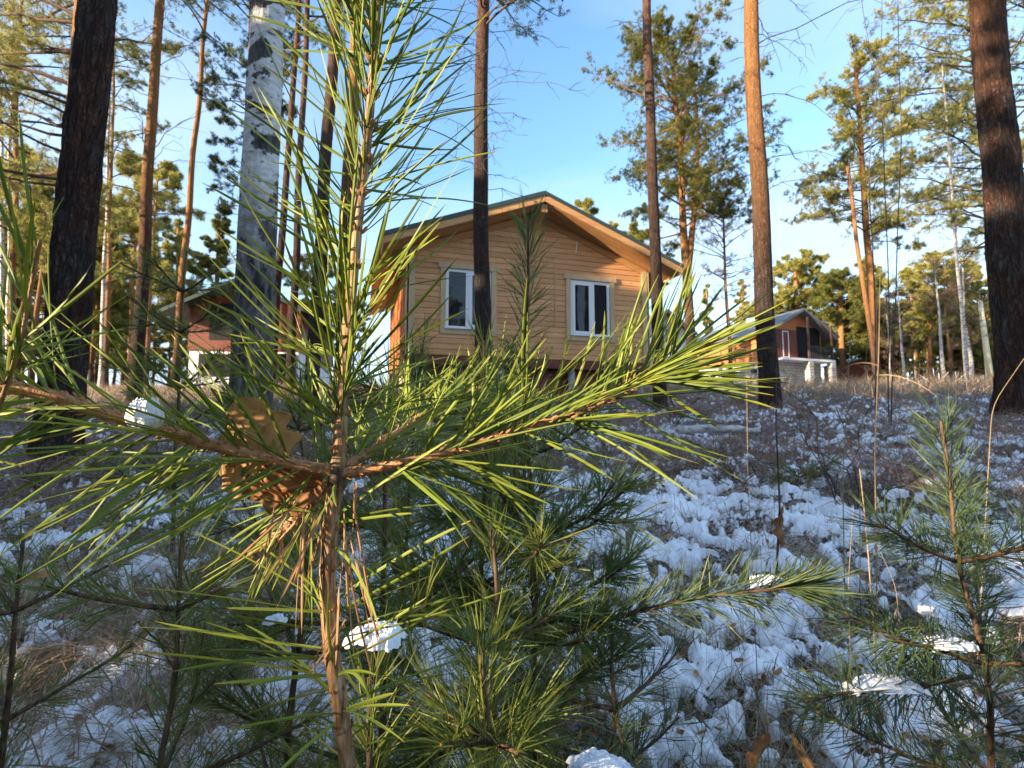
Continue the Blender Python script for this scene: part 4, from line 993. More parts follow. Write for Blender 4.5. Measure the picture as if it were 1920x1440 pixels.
for (lo, hi, nn, d0, d1, s0, s1, la, gr) in (
    (1625, 1990, 62, 34, 60, 0.75, 1.15, 'slim yellow green pine in the far wood behind the red shed', 'pines of the far wood on the right'),
    (1440, 1640, 8, 48, 60, 0.8, 1.0, 'slim pine deep in the far wood behind the brick based cabin', 'pines of the far wood on the right'),
    (-160, 300, 30, 24, 48, 0.9, 1.5, 'pine in the far wood beyond the thick dark pine on the left', 'pines of the far wood on the left'),
    (300, 640, 16, 32, 52, 0.6, 1.05, 'pine in the far wood around the red cabin', 'pines around the red cabin'),
    (640, 1300, 8, 34, 50, 0.5, 0.7, 'low pine in the far wood behind the timber house', 'pines behind the timber house')):
    for k in range(nn): far_at(lo + (hi - lo) * (k + rf.uniform(0.1, 0.9)) / nn, rf.uniform(d0, d1), int(rf.choice([0, 1, 2, 3])), rf.uniform(s0, s1), la, gr)
for (lo, hi, nn, la, gr) in ((1640, 1950, 9, 'bare pale birch among the far pines on the right', 'bare birches of the right far wood'), (-60, 420, 9, 'bare pale birch among the far pines on the left', 'bare birches of the left far wood')):
    for k in range(nn): far_at(lo + (hi - lo) * (k + rf.uniform(0.1, 0.9)) / nn, rf.uniform(26, 44), 4, rf.uniform(0.6, 0.95), la, gr)

# ------------------------------------------------------------------ unseen trees left of and behind the photographer, added to cast the shade
def shade_belt_tree(seed, H, rad):
    rng = np.random.RandomState(seed); s = np.linspace(-0.5, H, 14); P = np.stack([s * 0, s * 0, s], 1)
    root = empty('shade_spruce', (0, 0, 0)); t = MB(); t.tube(P, np.linspace(0.16, 0.03, 14), 10); t.build('trunk', M['bark_brown'], root, True)
    wd, fo = MB(), MB(); crown(wd, fo, P, 0.5, H, 90, rad, rng, el=(-0.05, 0.3), droop=0.2, twigs=9, tuft=9, k=7, L=0.24, W=0.05, prof=lambda t: 1.1 - 0.85 * t)
    wd.build('limbs', M['limb'], root, True); fo.build('crown', M['fol_dark'], root); return root
sd2 = np.array([math.sin(SUN_AZ), math.cos(SUN_AZ)]); pp2 = np.array([-sd2[1] * -1, sd2[0] * -1]); pp2 = np.array([-0.5, 0.87])
hero_s = 0.34
belt = [shade_belt_tree(201, 9.5, 1.55), shade_belt_tree(202, 8.6, 1.5)]
first = [True, True]; rb = np.random.RandomState(9); lab_b = 'unseen dense spruce added left of and behind the camera to cast shade'
slots = [(hero_s - 1.68, 9.0), (hero_s + 1.66, 9.3)]  # added belt leaves a gap so sun reaches the foreground pine
for k in range(1, 7): slots.append((hero_s - 1.62 - 1.55 * k, 9 + rb.uniform(-0.8, 0.8)))
for k in range(1, 7): slots.append((hero_s + 1.72 + 1.55 * k, 9.5 + rb.uniform(-0.8, 0.8)))
for k in range(0, 5): slots.append((hero_s + 2.6 + 1.9 * k, 12.5 + rb.uniform(-0.8, 0.8)))
for k in range(0, 4): slots.append((hero_s - 2.6 - 1.9 * k, 12.5))
for i, (s_, d_) in enumerate(slots):
    k = i % 2; r = belt[k] if first[k] else copy_tree(belt[k]); first[k] = False
    q = sd2 * d_ + pp2 * s_
    if q[1] > 0.5 and abs(q[0]) / q[1] < 1.45: q = q + sd2 * 5
    r.location = (q[0], q[1], float(ground_z(q[0], q[1])) - 0.05); r.rotation_euler = (0, 0, rb.uniform(0, 6.28)); r.scale = (1, 1, rb.uniform(0.9, 1.1) * (0.74 if 3.6 < s_ < 7.5 else 1.0))
    tag(r, lab_b, 'spruce', 'unseen spruces added as a shade belt')

for s_, hh in [(hero_s + 2.45 + 1.55 * k, 8.6) for k in range(6)] + [(hero_s - 2.45 - 1.55 * k, 8.6) for k in range(4)] + [(hero_s + 0.66, 4.9), (hero_s - 0.80, 4.9)]:  # more spruces added to close sun leaks between the belt trees
    r = copy_tree(belt[1]); q = sd2 * (10.9 if hh > 5 else 10.0) + pp2 * s_; gz_ = float(ground_z(q[0], q[1])); r.location = (q[0], q[1], gz_); sc = hh / 8.6; r.scale = (sc * (1 if hh > 5 else .62), sc * (1 if hh > 5 else .62), sc); r.rotation_euler = (0, 0, s_ * 3)
    tag(r, lab_b, 'spruce', 'unseen spruces added as a shade belt')
q = sd2 * 9.2 + pp2 * (hero_s + 0.95); rg = np.random.RandomState(61); s = np.linspace(-0.4, 13, 30); P = np.stack([s * 0, s * 0, s], 1)
root = empty('pine_tree', (q[0], q[1], float(ground_z(q[0], q[1]))), 'unseen high crowned dark pine added over the belt gap to block sun', 'pine'); t = MB(); t.tube(P, np.linspace(0.10, 0.05, 30), 12); t.build('trunk', M['bark_brown'], root, True)  # added to block sun passing above the foreground pine
zc = 4.35 - float(ground_z(q[0], q[1])); wd, fo = MB(), MB(); crown(wd, fo, P, zc, 13, 90, 2.3, rg, el=(0.1, 0.4), droop=-0.05, twigs=9, tuft=10, k=8, L=0.22, W=0.05, prof=lambda t: 1.0 - 0.5 * t); wd.build('limbs', M['limb'], root, True); fo.build('crown', M['fol_dark'], root)
for ds in (-1.1, -0.85, -0.6, -0.35, -0.1, 0.15, 0.4, 0.65, 0.9, 1.15):  # low spruces added to block sun through the lower gap
    r = copy_tree(belt[0]); q = sd2 * (8.6 + 0.5 * (int(round((ds + 1.1) / .25)) % 2)) + pp2 * (hero_s + ds); sc = (2.80 + 0.35 * (abs(ds) > 0.6) + 0.4 * (abs(ds) > 0.84) - float(ground_z(q[0], q[1]))) / 9.5; r.location = (q[0], q[1], float(ground_z(q[0], q[1]))); r.scale = (sc * 1.25, sc * 1.25, sc); r.rotation_euler = (0, 0, ds * 7)
    tag(r, 'unseen low young spruce added in the belt gap to block low sun', 'spruce', 'unseen young spruces added in the belt gap')
for k in range(14):
    r = copy_tree(protos[k % 4]); x_ = -16 + k * 2.6 + rf.uniform(-1, 1); y_ = -rf.uniform(14, 22); r.location = (x_, y_, float(ground_z(x_, y_))); sc = rf.uniform(1.3, 1.8); r.scale = (sc, sc, sc); r.rotation_euler = (0, 0, rf.uniform(0, 6))
    tag(r, 'pine of the wood behind the camera mirrored in the house windows', 'pine', 'pines behind the camera')

# ------------------------------------------------------------------ young pines of the thicket (middle distance to near)
def gpos(pxx, depth): p = px(pxx, 720, depth); return np.array([p[0], p[1], float(ground_z(p[0], p[1]))])
def sap_at(bpx, tpx, tpy, depth, seed, label, **kw):
    b = gpos(bpx, depth); t = px(tpx, tpy, depth); d = t - b
    return sapling(b, d[2], seed, label, lean=(d[0], 0.0), **kw)
sap_at(1004, 984, 415, 1.05, 301, 'tall slender young pine rising before the house between its windows', whorls=(0.50, 0.36, 0.62), blen=0.28, nb=5, L=(0.062, 0.085), W=0.0021, r=0.0070, dens=1.0, rise=0.2, belev=0.35, ang=(54, 12), mat='needle_soft')
sap_at(900, 912, 640, 0.95, 302, 'bushy young pine below the left house window', whorls=(0.35, 0.6, 0.85), blen=0.34, nb=4, dens=0.95)
sap_at(735, 728, 700, 0.80, 303, 'young pine directly behind the foreground stem on its right', whorls=(0.4, 0.65), blen=0.30, nb=4, dens=0.8)
sap_at(905, 935, 985, 0.72, 304, 'low young pine with bare tip under the right foreground branch', whorls=(0.55, 0.8), blen=0.22, nb=4, dens=0.9)
sap_at(1010, 985, 850, 0.90, 305, 'dark young pine at the edge of the snow under the right foreground branch', whorls=(0.4, 0.62, 0.8), blen=0.30, nb=3, dens=0.9)
sap_at(330, 332, 985, 0.62, 306, 'young pine with reddish stem left of the foreground pine', whorls=(0.62, 0.90), blen=0.30, nb=3, dens=0.9, r=0.006)
sap_at(560, 575, 930, 0.70, 307, 'young pine close behind the foreground stem on its left', whorls=(0.5, 0.75), blen=0.24, nb=3, dens=0.8)
rsap = sap_at(1835, 1762, 790, 0.86, 308, 'dark young pine with whorled branches at the right side', whorls=(0.39, 0.60, 0.77), blen=0.32, nb=3, sub=False, L=(0.06, 0.082), W=0.0019, mat='needle_blue', dens=1.5, r=0.0065, ang=(62, 13))
sap_at(340, 345, 470, 2.3, 309, 'thin young pine in front of the red cabin', whorls=(0.3, 0.45, 0.6, 0.75, 0.88), blen=0.42, nb=5, L=(0.05, 0.08), W=0.0022, dens=0.45, r=0.010)
sap_at(1130, 1150, 1180, 0.8, 310, 'low dark young pine spreading over the snow right of the thicket', whorls=(0.5, 0.8), blen=0.30, nb=3, mat='needle_blue', dens=0.7, belev=0.05)
sap_at(700, 712, 1270, 0.50, 311, 'small young pine at the foot of the foreground stem on its right', whorls=(0.6,), blen=0.16, nb=5, dens=1.4)
sap_at(905, 900, 1215, 0.55, 312, 'small young pine seen from above with a round spray of needles', whorls=(0.55, 0.9), blen=0.15, nb=5, dens=1.4, L=(0.06, 0.085))
sap_at(600, 560, 690, 1.6, 313, 'young pine in the thicket behind the left foreground branch', whorls=(0.4, 0.6, 0.8), blen=0.4, nb=5, L=(0.05, 0.08), W=0.0022, dens=0.7)
sap_at(760, 790, 620, 1.5, 314, 'young pine in the thicket before the left corner of the house', whorls=(0.4, 0.6, 0.8), blen=0.4, nb=5, L=(0.05, 0.08), W=0.0022, dens=0.7)
sap_at(60, 40, 1010, 0.9, 315, 'young pine low at the left edge', whorls=(0.6, 0.85), blen=0.3, nb=3, dens=0.8)
sap_at(1480, 1500, 880, 3.6, 316, 'tiny young pine on the snowy slope right of centre', whorls=(0.4, 0.7), blen=0.3, nb=4, W=0.004, dens=0.5)

# ------------------------------------------------------------------ the foreground young pine
rng = np.random.RandomState(1)
stem_px = [(668, 1560, .305), (652, 1440, .303), (640, 1330, .301), (622, 1230, .30), (613, 1100, .30), (622, 960, .30), (634, 880, .30), (641, 760, .30), (654, 600, .30), (672, 400, .30), (690, 250, .302), (703, 80, .304), (712, -80, .306), (720, -330, .31)]
SP = np.array([px(*p) for p in stem_px]); base = gpos(700, 0.33); SP = np.vstack([base - [0, 0, 0.08], (base + SP[0]) / 2, SP])
hero = empty('foreground_pine', tuple(base), 'sharp sunlit young pine filling the foreground with two long side branches', 'young pine')
Lc = lambda P: np.asarray(P) - base
st = MB(); Pn = resample(Lc(SP), 260); dist = np.linspace(0, 1, 260)
zz = Pn[:, 2] + base[2]; zn = px(634, 880, .30)[2]
rad = np.where(zz < zn, 0.0043, 0.0037 - 0.0014 * np.clip((zz - zn) / 0.3, 0, 1.2))
rad = rad * (1 + 0.06 * perlin(zz * 60, zz * 0 + 1)) + 0.0012 * np.exp(-((zz - zn) / 0.006) ** 2)
def sdisp(a, z_, r_): return 0.00035 * perlin(np.cos(a) * 2.5 + 3, np.sin(a) * 2.5 + z_ * 55) + 0.0003 * np.abs(perlin(np.cos(a) * 4, np.sin(a) * 4 + z_ * 140))
st.tube(Pn, rad, 28, disp=sdisp)
C = np.zeros((st.n, 3)); hz2 = np.repeat(zz, 28); C[:len(hz2), 0] = 0.8 * np.exp(-((hz2 - zn + 0.004) / 0.010) ** 2); st.c = [C]
st.build('stem', M['shoot'], hero, True)
# short-shoot scales on the stem
def scales(mb, P, rad_, n, t0, t1, rng, size=0.004):
    P = resample(P, 60); T_ = unit(np.gradient(P, axis=0)); t = rng.uniform(t0, t1, n); i = (t * 59).astype(int)
    q = rng.normal(size=(n, 3)); A = T_[i]; rd = unit(q - A * (q * A).sum(1)[:, None]); B = P[i] + rd * rad_ * 0.85
    D = unit(A * 0.8 + rd * 0.7); sd = unit(np.cross(D, rd)); Ln = size * rng.uniform(0.6, 1.4, n)
    strips(mb, B, D, Ln, Ln * 0.45, A * Ln[:, None] * 0.2, sd, 3, 'tri', rng.uniform(0, 0.2, n), np.full(n, 0.5))
m = MB(); scales(m, Lc(SP), 0.0036, 900, 0.30, 1.0, rng); m.build('bark_scales', M['shoot'], hero)
nd = MB()
iN = None
up_part = Lc(SP[8:]); low_part = Lc(SP[3:9])
needles_along(nd, up_part, (0.0036, 0.0024), 190, (0.068, 0.094), 0.0015, (56, 12), rng, 10, 'tri', 0.02, 1.0, curl=0.13, droop=0.02)
needles_along(nd, Lc(SP[11:]), (0.003, 0.0024), 40, (0.055, 0.075), 0.0015, (30, 9), rng, 10, 'tri', 0.0, 1.0, curl=0.1)
needles_along(nd, low_part, (0.004, 0.004), 22, (0.055, 0.085), 0.00155, (68, 16), rng, 10, 'tri', 0.05, 0.95, curl=-0.05, droop=0.12)
def hand(mb, items, seed, W=0.00145, d0=0.30):
    rg = np.random.RandomState(seed)
    for (x0, y0, x1, y1, sag) in items:
        a = px(x0, y0, d0 + rg.uniform(-0.006, 0.006)) ; b = px(x1, y1, d0 + rg.uniform(-0.035, 0.02)); v = b - a; ln = np.linalg.norm(v)
        up_ = np.cross(v / ln, [0, 1, 0]); bend = up_ * ln * (sag * 1.5 + rg.normal(0, .03)); D = v - bend
        sdv = unit(np.cross(unit(D), np.array([0, 1, 0.2]) + rg.normal(0, 0.5, 3)))
        strips(mb, Lc(a)[None], unit(D)[None], np.array([np.linalg.norm(D)]), np.array([W * rg.uniform(0.9, 1.25)]), bend[None], sdv[None], 12, 'tri', rg.uniform(0.3, 0.9, 1), rg.uniform(0.4, 0.9, 1))
hand(nd, [(612, 1147, 425, 1140, .03), (610, 1185, 418, 1152, .05), (604, 1150, 240, 1100, .06), (606, 1222, 248, 1176, .05), (604, 1265, 232, 1220, .04), (608, 1215, 290, 1165, -.04),
          (618, 1292, 455, 1342, .05), (618, 1290, 380, 1165, .16), (605, 1130, 300, 972, .07), (612, 1120, 470, 1010, .04),
          (625, 1150, 880, 1005, .05), (640, 1215, 800, 1120, .05), (648, 1235, 860, 1115, .05), (630, 1125, 885, 975, -.08), (640, 1195, 970, 1100, .06), (650, 1145, 812, 1078, .03),
          (612, 1362, 565, 1343, .05), (612, 1365, 566, 1376, .05), (655, 1360, 812, 1355, .1), (655, 1400, 720, 1386, .05), (660, 1380, 810, 1280, -.06), (655, 1340, 740, 1300, .06),
          (648, 1180, 700, 1330, .02)], 4)
nd.build('needles', M['needle'], hero)

def hero_branch(pts, r0, r1, n, L_, ang, seed, W=0.0016, tip=24, label=None, t0=0.03, curl=0.1, up=0.0, droop=0.02, sc=300):
    rg = np.random.RandomState(seed); P = Lc(np.array([px(*p) for p in pts])); Q = resample(P, 120); b = MB()
    rr2 = np.linspace(r0, r1, 120) * (1 + 0.05 * perlin(np.arange(120) * 0.4, np.arange(120) * 0.0 + seed))
    b.tube(Q, rr2, 22, disp=lambda a, z_, r_: 0.00025 * perlin(np.cos(a) * 3 + z_ * 80, np.sin(a) * 3 + z_ * 30)); C = np.zeros((b.n, 3)); C[:, 1] = 0.9; b.c = [C]
    bo = b.build('branch', M['shoot'], hero, True)
    m = MB(); scales(m, P, r0 * 0.85, sc, 0.0, 1.0, rg, 0.0035); m.build('bark_scales', M['shoot'], bo)
    m = MB(); needles_along(m, P, (r0, r1), n, L_, W, ang, rg, 10, 'tri', t0, 1.0, curl=curl, tipang=tip, up=up, droop=droop); m.build('needles', M['needle'], bo)
    return bo, P
br, RP = hero_branch([(636, 888, .30), (700, 880, .301), (830, 852, .304), (960, 812, .308), (1100, 768, .313), (1200, 712, .318), (1262, 676, .322)], 0.0034, 0.0016, 105, (0.060, 0.080), (50, 11), 11, W=0.0015, tip=32, up=0.15, t0=0.1)
m = MB(); needles_along(m, RP[-3:], (0.0018, 0.0014), 34, (0.055, 0.075), 0.0016, (32, 14), np.random.RandomState(5), 10, 'tri', 0.5, 1.0, curl=0.05); m.build('tip_needles', M['needle'], br)
bl, LP_ = hero_branch([(634, 886, .30), (560, 872, .296), (450, 848, .288), (330, 815, .28), (200, 778, .268), (100, 742, .258), (0, 722, .25), (-180, 640, .24)], 0.0034, 0.0031, 92, (0.064, 0.092), (60, 11), 12, W=0.0016, tip=58, droop=0.06, sc=360)
b2, BP = hero_branch([(640, 878, .302), (690, 850, .34), (760, 800, .40), (830, 760, .47), (900, 730, .54)], 0.003, 0.0016, 100, (0.055, 0.075), (42, 12), 13)
b3, BP3 = hero_branch([(634, 890, .30), (600, 930, .34), (540, 990, .40), (470, 1040, .46)], 0.003, 0.0016, 22, (0.055, 0.075), (45, 12), 14)
# another pine's shoot reaching in close at the left edge
ls = empty('pine_shoot', tuple(px(-60, 900, .24)), 'blurred near pine shoot standing up at the left edge', 'pine shoot')
o_ = px(-60, 900, .24); pts = np.array([px(*p) for p in ((-60, 900, .24), (0, 760, .225), (40, 640, .215), (62, 520, .21), (76, 450, .207))]) - o_
m = MB(); m.tube(resample(pts, 40), np.linspace(.0012, .0007, 40), 12); sb = m.build('stem', M['shoot'], ls, True)
m = MB(); needles_along(m, pts, (.0012, .001), 17, (0.03, 0.05), 0.0013, (38, 14), np.random.RandomState(8), 8, 'tri', 0.1, 1.0, curl=0.1); m.build('needles', M['needle'], ls)

# dead brown needles hanging from the fork
m = MB(); rg = np.random.RandomState(6)
for (x0, y0, x1, y1) in [(560, 940, 425, 1065), (590, 960, 490, 1105), (575, 955, 470, 1075), (600, 950, 545, 1100), (605, 960, 532, 1137), (540, 960, 492, 1000), (612, 965, 560, 1090),
                         (530, 955, 535, 1080), (570, 950, 545, 1180), (515, 950, 495, 1090), (668, 905, 655, 990), (664, 950, 700, 1240), (655, 1000, 714, 1250), (650, 1020, 655, 1270), (640, 1150, 575, 1280), (648, 1160, 598, 1270), (645, 960, 650, 1150), (635, 1100, 640, 1260), (665, 905, 672, 970)]:
    a = px(x0, y0, .292 + rg.uniform(-.006, .004)); b = px(x1 + rg.normal(0, 8), y1, .292 + rg.uniform(-.02, .01)); v = b - a; ln = np.linalg.norm(v)
    for s_ in (0, 1):
        D = unit(v + rg.normal(0, 0.035, 3) * ln); strips(m, (a - base)[None], D[None], np.array([ln * rg.uniform(.9, 1.0)]), np.array([.0012]), (rg.normal(0, .05, 3) * ln)[None], unit(np.cross(D, rg.normal(size=3)))[None], 8, 'tri', rg.uniform(0, 1, 1), rg.uniform(0, .8, 1))
o = m.build('dead_needles', M['needle_dead'], hero)

# oak leaves caught in the fork
def lobed_leaf(name, c, ax, sidev, L_, W_, seed, mat, label, tintc, curl=0.25, crump=0.06):
    rg = np.random.RandomState(seed); nu, nv = 60, 24; ax = unit(np.array(ax, float)); sidev = np.array(sidev, float); sidev = unit(sidev - ax * np.dot(sidev, ax)); nn = np.cross(ax, sidev)
    V = []; 
    for i in range(nu + 1):
        u = i / nu; lob = 0.84 + 0.16 * math.cos(u * 2 * PI * 3.2 + 0.6) * (1 if u < .9 else .5) ; wd_ = W_ * math.sin(PI * min(1, u ** 0.75 * 0.98 + 0.02)) ** 0.6 * lob
        for j in range(nv + 1):
            v = (j / nv * 2 - 1); x_ = (u - 0.5) * L_; y_ = v * wd_ / 2 + 0.0
            yy_ = y_ / (W_ / 2); z_ = curl * W_ * yy_ * yy_ * 0.45 + crump * L_ * float(perlin(u * 3 + seed, yy_ * 1.6)) + crump * .3 * L_ * float(perlin(u * 9 + seed, yy_ * 5)) + 0.03 * L_ * math.sin(u * 4) + 0.002 * L_ * abs(math.sin((u * 9 - abs(yy_) * 3) * PI))
            V.append(np.array(c) + ax * x_ + sidev * y_ + nn * z_)
    V = np.array(V); k = nv + 1; Q = [[i * k + j, i * k + j + 1, (i + 1) * k + j + 1, (i + 1) * k + j] for i in range(nu) for j in range(nv)]
    U_, V_ = np.meshgrid(np.linspace(0, 1, nu + 1), np.linspace(-1, 1, nv + 1), indexing='ij'); vein = np.maximum(np.exp(-(V_ / .05) ** 2), np.exp(-(((U_ * 9 - np.abs(V_) * 3) % 1 - .5) / .07) ** 2) * .7).ravel()
    blot = np.clip(fbm(U_ * 5 + seed, V_ * 3, 3), -1, 1).ravel(); cc_ = np.stack([blot * 0 + tintc[0], np.clip(tintc[1] + .5 * vein + .25 * blot, 0, 1), np.clip(tintc[2] - .4 * vein + .35 * np.clip(-blot, 0, 1), 0, 1)], 1)
    m = MB(); m.add(V - np.array(c), Q, c=cc_); o = m.build(name, M[mat], None, True, tuple(c)); sm = o.modifiers.new('thickness', 'SOLIDIFY'); sm.thickness = 0.0003
    tag(o, label, 'leaf'); return o
lobed_leaf('oak_leaf', px(480, 815, .294), px(455, 745, .29) - px(510, 880, .298), (1, 0.25, 0.3), 0.046, 0.046, 3, 'leaf', 'light brown lobed oak leaf standing up behind the left branch', (0.5, 0.75, 0), 0.3, 0.03)
lobed_leaf('oak_leaf', px(525, 912, .301), px(440, 905, .30) - px(610, 900, .305), (0.1, 0.3, -1), 0.048, 0.034, 4, 'leaf', 'dark reddish crumpled oak leaf hanging under the left branch at the fork', (0.5, 0.1, 0.35), 0.35, 0.07)
lobed_leaf('oak_leaf', px(432, 890, .298), px(422, 850, .298) - px(442, 930, .298), (1, 0.2, 0), 0.028, 0.014, 5, 'leaf', 'small pointed tan leaf tip below the left branch', (0.5, 0.7, 0), 0.3, 0.03)

# snow lumps
def lump(name, c, rx, ry, rz_, seed, label, amp=0.25, f=1.6):
    """patch of snow with a ragged outline, thick in the middle, sagging at its ends"""
    n1, n2 = 110, 80; X, Y = np.meshgrid(np.linspace(-1.35, 1.35, n1), np.linspace(-1.35, 1.35, n2), indexing='ij')
    big_ = rx < .01; t = 1 - (X ** 2 + Y ** 2) + (.25 if big_ else .75) * fbm(X * 1.9 + seed * 3.1, Y * 1.9, 3) - (.0 if big_ else .12)
    tp = np.clip(t, 0, 2); top = (1.25 if big_ else 1.0) * tp / (tp + (.35 if big_ else .22)) * (1 + .22 * fbm(X * 4 + seed, Y * 4, 3)) + .10 * fbm(X * 11, Y * 11 + seed, 2) * (tp > 0)
    bot = -(.75 if big_ else .28) * tp / (tp + .4); sag = -.16 * rx / rz_ * X * X * (0 if big_ else 1) + (0 if big_ else .25) * fbm(X * .9 + seed, Y * .9, 2)
    V1 = np.stack([X * rx, Y * max(ry, rx * .5), (top + sag) * rz_], -1).reshape(-1, 3); V2 = np.stack([X * rx, Y * max(ry, rx * .5), (bot + sag) * rz_], -1).reshape(-1, 3)
    i, j = np.meshgrid(np.arange(n1 - 1), np.arange(n2 - 1), indexing='ij'); Q = np.stack([i * n2 + j, (i + 1) * n2 + j, (i + 1) * n2 + j + 1, i * n2 + j + 1], -1).reshape(-1, 4)
    Q = Q[(t.ravel()[Q] > 0).any(axis=1)]; m = MB(); m.add(np.vstack([V1, V2]), np.vstack([Q, Q[:, ::-1] + len(V1)]))
    o = m.build(name, M['snow_pad'], None, True, tuple(c)); tag(o, label, 'snow', 'snow lumps resting on young pines')
    return o
lump('snow_lump', px(272, 785, .264), .0088, .007, .0105, 1, 'sugary snow lump sitting on the left foreground branch', 0.2)
lump('snow_lump', px(700, 1192, .50), .028, .03, .010, 2, 'flat snow pad on low needles right of the foreground stem', 0.3)
lump('snow_lump', px(1655, 1282, .80), .056, .026, .009, 3, 'long snow pad on the lowest branch of the right young pine', 0.35)
lump('snow_lump', px(1780, 1207, .83), .038, .03, .012, 4, 'snow pad on the middle branch of the right young pine', 0.3)
lump('snow_lump', px(1440, 1092, .80), .028, .02, .011, 5, 'small snow heap on the branch spreading over the snow', 0.3)
lump('snow_lump', px(1120, 1428, .62), .036, .02, .007, 6, 'snow pad at the bottom edge right of the thicket', 0.35)
lump('snow_lump', px(515, 1165, .62), .012, .01, .008, 7, 'tiny round snow ball left of the foreground stem', 0.2)
lump('snow_lump', px(1740, 1150, .82), .012, .012, .012, 8, 'small snow crumb above the middle pad of the right young pine', 0.35)

# lowest branches of the right young pine, carrying the snow pads
for bi, pts_ in enumerate((((1822, 1268, .86), (1740, 1284, .83), (1650, 1292, .80), (1570, 1302, .78), (1512, 1316, .77)), ((1812, 1212, .86), (1760, 1216, .83), (1700, 1206, .81), (1650, 1190, .80)))):
    P = np.array([px(*p) for p in pts_]) - np.array(rsap.location); m = MB(); m.tube(resample(P, 24), np.linspace(.0034, .0016, 24), 7); bo = m.build('branch', M['shoot_dark'], rsap, True)
    m = MB(); needles_along(m, P, (.003, .0016), 170 if bi == 0 else 70, (.05, .075), .0017, (58, 13), np.random.RandomState(40 + bi), 3, 'flat', .12, 1.0, tipang=34); m.build('needles', M['needle_blue'], bo)
# low branch spreading right over the snow
o_ = px(1050, 1185, .85); pts = np.array([px(*p) for p in ((1050, 1190, .85), (1180, 1150, .83), (1320, 1118, .80), (1440, 1105, .78), (1520, 1100, .77))]) - o_
root = empty('pine_branch', tuple(o_), 'dark pine branch stretching right over the snow with a brush of needles at its end', 'pine branch')
m = MB(); m.tube(resample(pts, 30), np.linspace(.0045, .0022, 30), 8); m.build('stem', M['shoot_dark'], root, True)
m = MB(); rg = np.random.RandomState(3); needles_along(m, pts, (.004, .002), 270, (.05, .08), .0016, (52, 12), rg, 3, 'flat', .1, 1.0, tipang=35, up=.2)
needles_along(m, pts[-2:], (.002, .002), 90, (.05, .085), .0016, (34, 14), rg, 3, 'flat', .3, 1.0); m.build('needles', M['needle_blue'], root)

# fallen birch log
a = px(1275, 832, 5.4); b = px(1425, 825, 5.6); P = np.array(a)[None] + (np.array(b) - np.array(a))[None] * np.linspace(0, 1, 30)[:, None]; gz = float(ground_z(*((a + b) / 2)[:2]))
P[:, 2] = gz + 0.15 + .03 * perlin(np.arange(30) * .13, np.zeros(30) + 2); P[:, 1] += .10 * perlin(np.arange(30) * .1 + 5, np.zeros(30)); c_ = P.mean(0); m = MB(); m.tube(P - c_, np.linspace(.05, .032, 30) * (1 + .15 * perlin(np.arange(30) * .7, np.zeros(30))), 16); o = m.build('birch_log', M['birch_far'], None, True, tuple(c_)); tag(o, 'fallen pale birch log lying in the brown undergrowth beyond the right branch tip', 'log')

# tall straw stalks and twigs on the right
def stalk(pts, r, mat, label, cat, seed, leafy=0, group=None, name='grass_stalk'):
    W_ = np.array([px(*p) for p in pts]); gz = float(ground_z(W_[0][0], W_[0][1])); W_[0][2] = gz - 0.02; o_ = W_[0].copy(); rg = np.random.RandomState(seed)
    P = resample(W_ - o_, 40); root = empty(name, tuple(o_), label, cat, group); m = MB(); m.tube(P, np.linspace(r, r * .4, 40), 7); m.build('stem', M[mat], root, True)
    if leafy:
        m = MB(); i = rg.randint(4, 30, leafy); B = P[i]; D = unit(np.stack([rg.normal(0, 1, leafy), rg.normal(0, 1, leafy), rg.uniform(0, .9, leafy)], 1)); Ln = rg.uniform(.06, .16, leafy)
        bend = np.zeros((leafy, 3)); bend[:, 2] = -Ln * .6; strips(m, B, D, Ln, np.full(leafy, .004), bend, unit(np.cross(D, rg.normal(size=(leafy, 3)))), 6, 'flat', rg.uniform(0, 1, leafy), rg.uniform(0, 1, leafy)); m.build('leaf_blades', M[mat], root)
    return root
stalk([(1575, 1000, 1.7), (1580, 900, 1.7), (1590, 720, 1.7), (1598, 570, 1.7)], .0022, 'grass_gold', 'leftmost of three tall straw stalks right of the golden trunk', 'grass stalk', 1, 3, 'tall straw stalks')
stalk([(1605, 1000, 1.8), (1612, 860, 1.8), (1622, 700, 1.8), (1628, 620, 1.8)], .0018, 'grass_gold', 'shortest middle one of three tall straw stalks right of the golden trunk', 'grass stalk', 2, 2, 'tall straw stalks')
stalk([(1632, 1000, 1.6), (1640, 850, 1.6), (1648, 650, 1.6), (1650, 510, 1.6)], .0026, 'grass_gold', 'thickest rightmost of three tall straw stalks right of the golden trunk', 'grass stalk', 3, 3, 'tall straw stalks')
stalk([(1650, 1300, .95), (1636, 1150, .95), (1625, 1000, .95), (1612, 880, .95)], .0022, 'grass_gold', 'bent straw stalk rising from the snow left of the right young pine', 'grass stalk', 4, 5)
stalk([(1420, 1250, 1.1), (1410, 1050, 1.1), (1402, 900, 1.1), (1400, 700, 1.1)], .0011, 'grass_gold', 'hair thin straw stalk left of the red brown twig', 'grass stalk', 5, 0)
stalk([(1585, 1230, 1.0), (1590, 1100, 1.0), (1600, 950, 1.0)], .0012, 'grass', 'brown stalk with drooping blades at the end of the spreading branch', 'grass stalk', 6, 6)
stalk([(1700, 1230, 1.1), (1680, 1100, 1.1), (1640, 1010, 1.1)], .0012, 'grass', 'leaning brown stalk with drooping blades beside the right young pine', 'grass stalk', 7, 6)
stalk([(1790, 1020, 1.2), (1860, 760, 1.2), (1925, 665, 1.2)], .0014, 'grass_gold', 'long straw blade slanting up to the right edge', 'grass stalk', 8, 0)
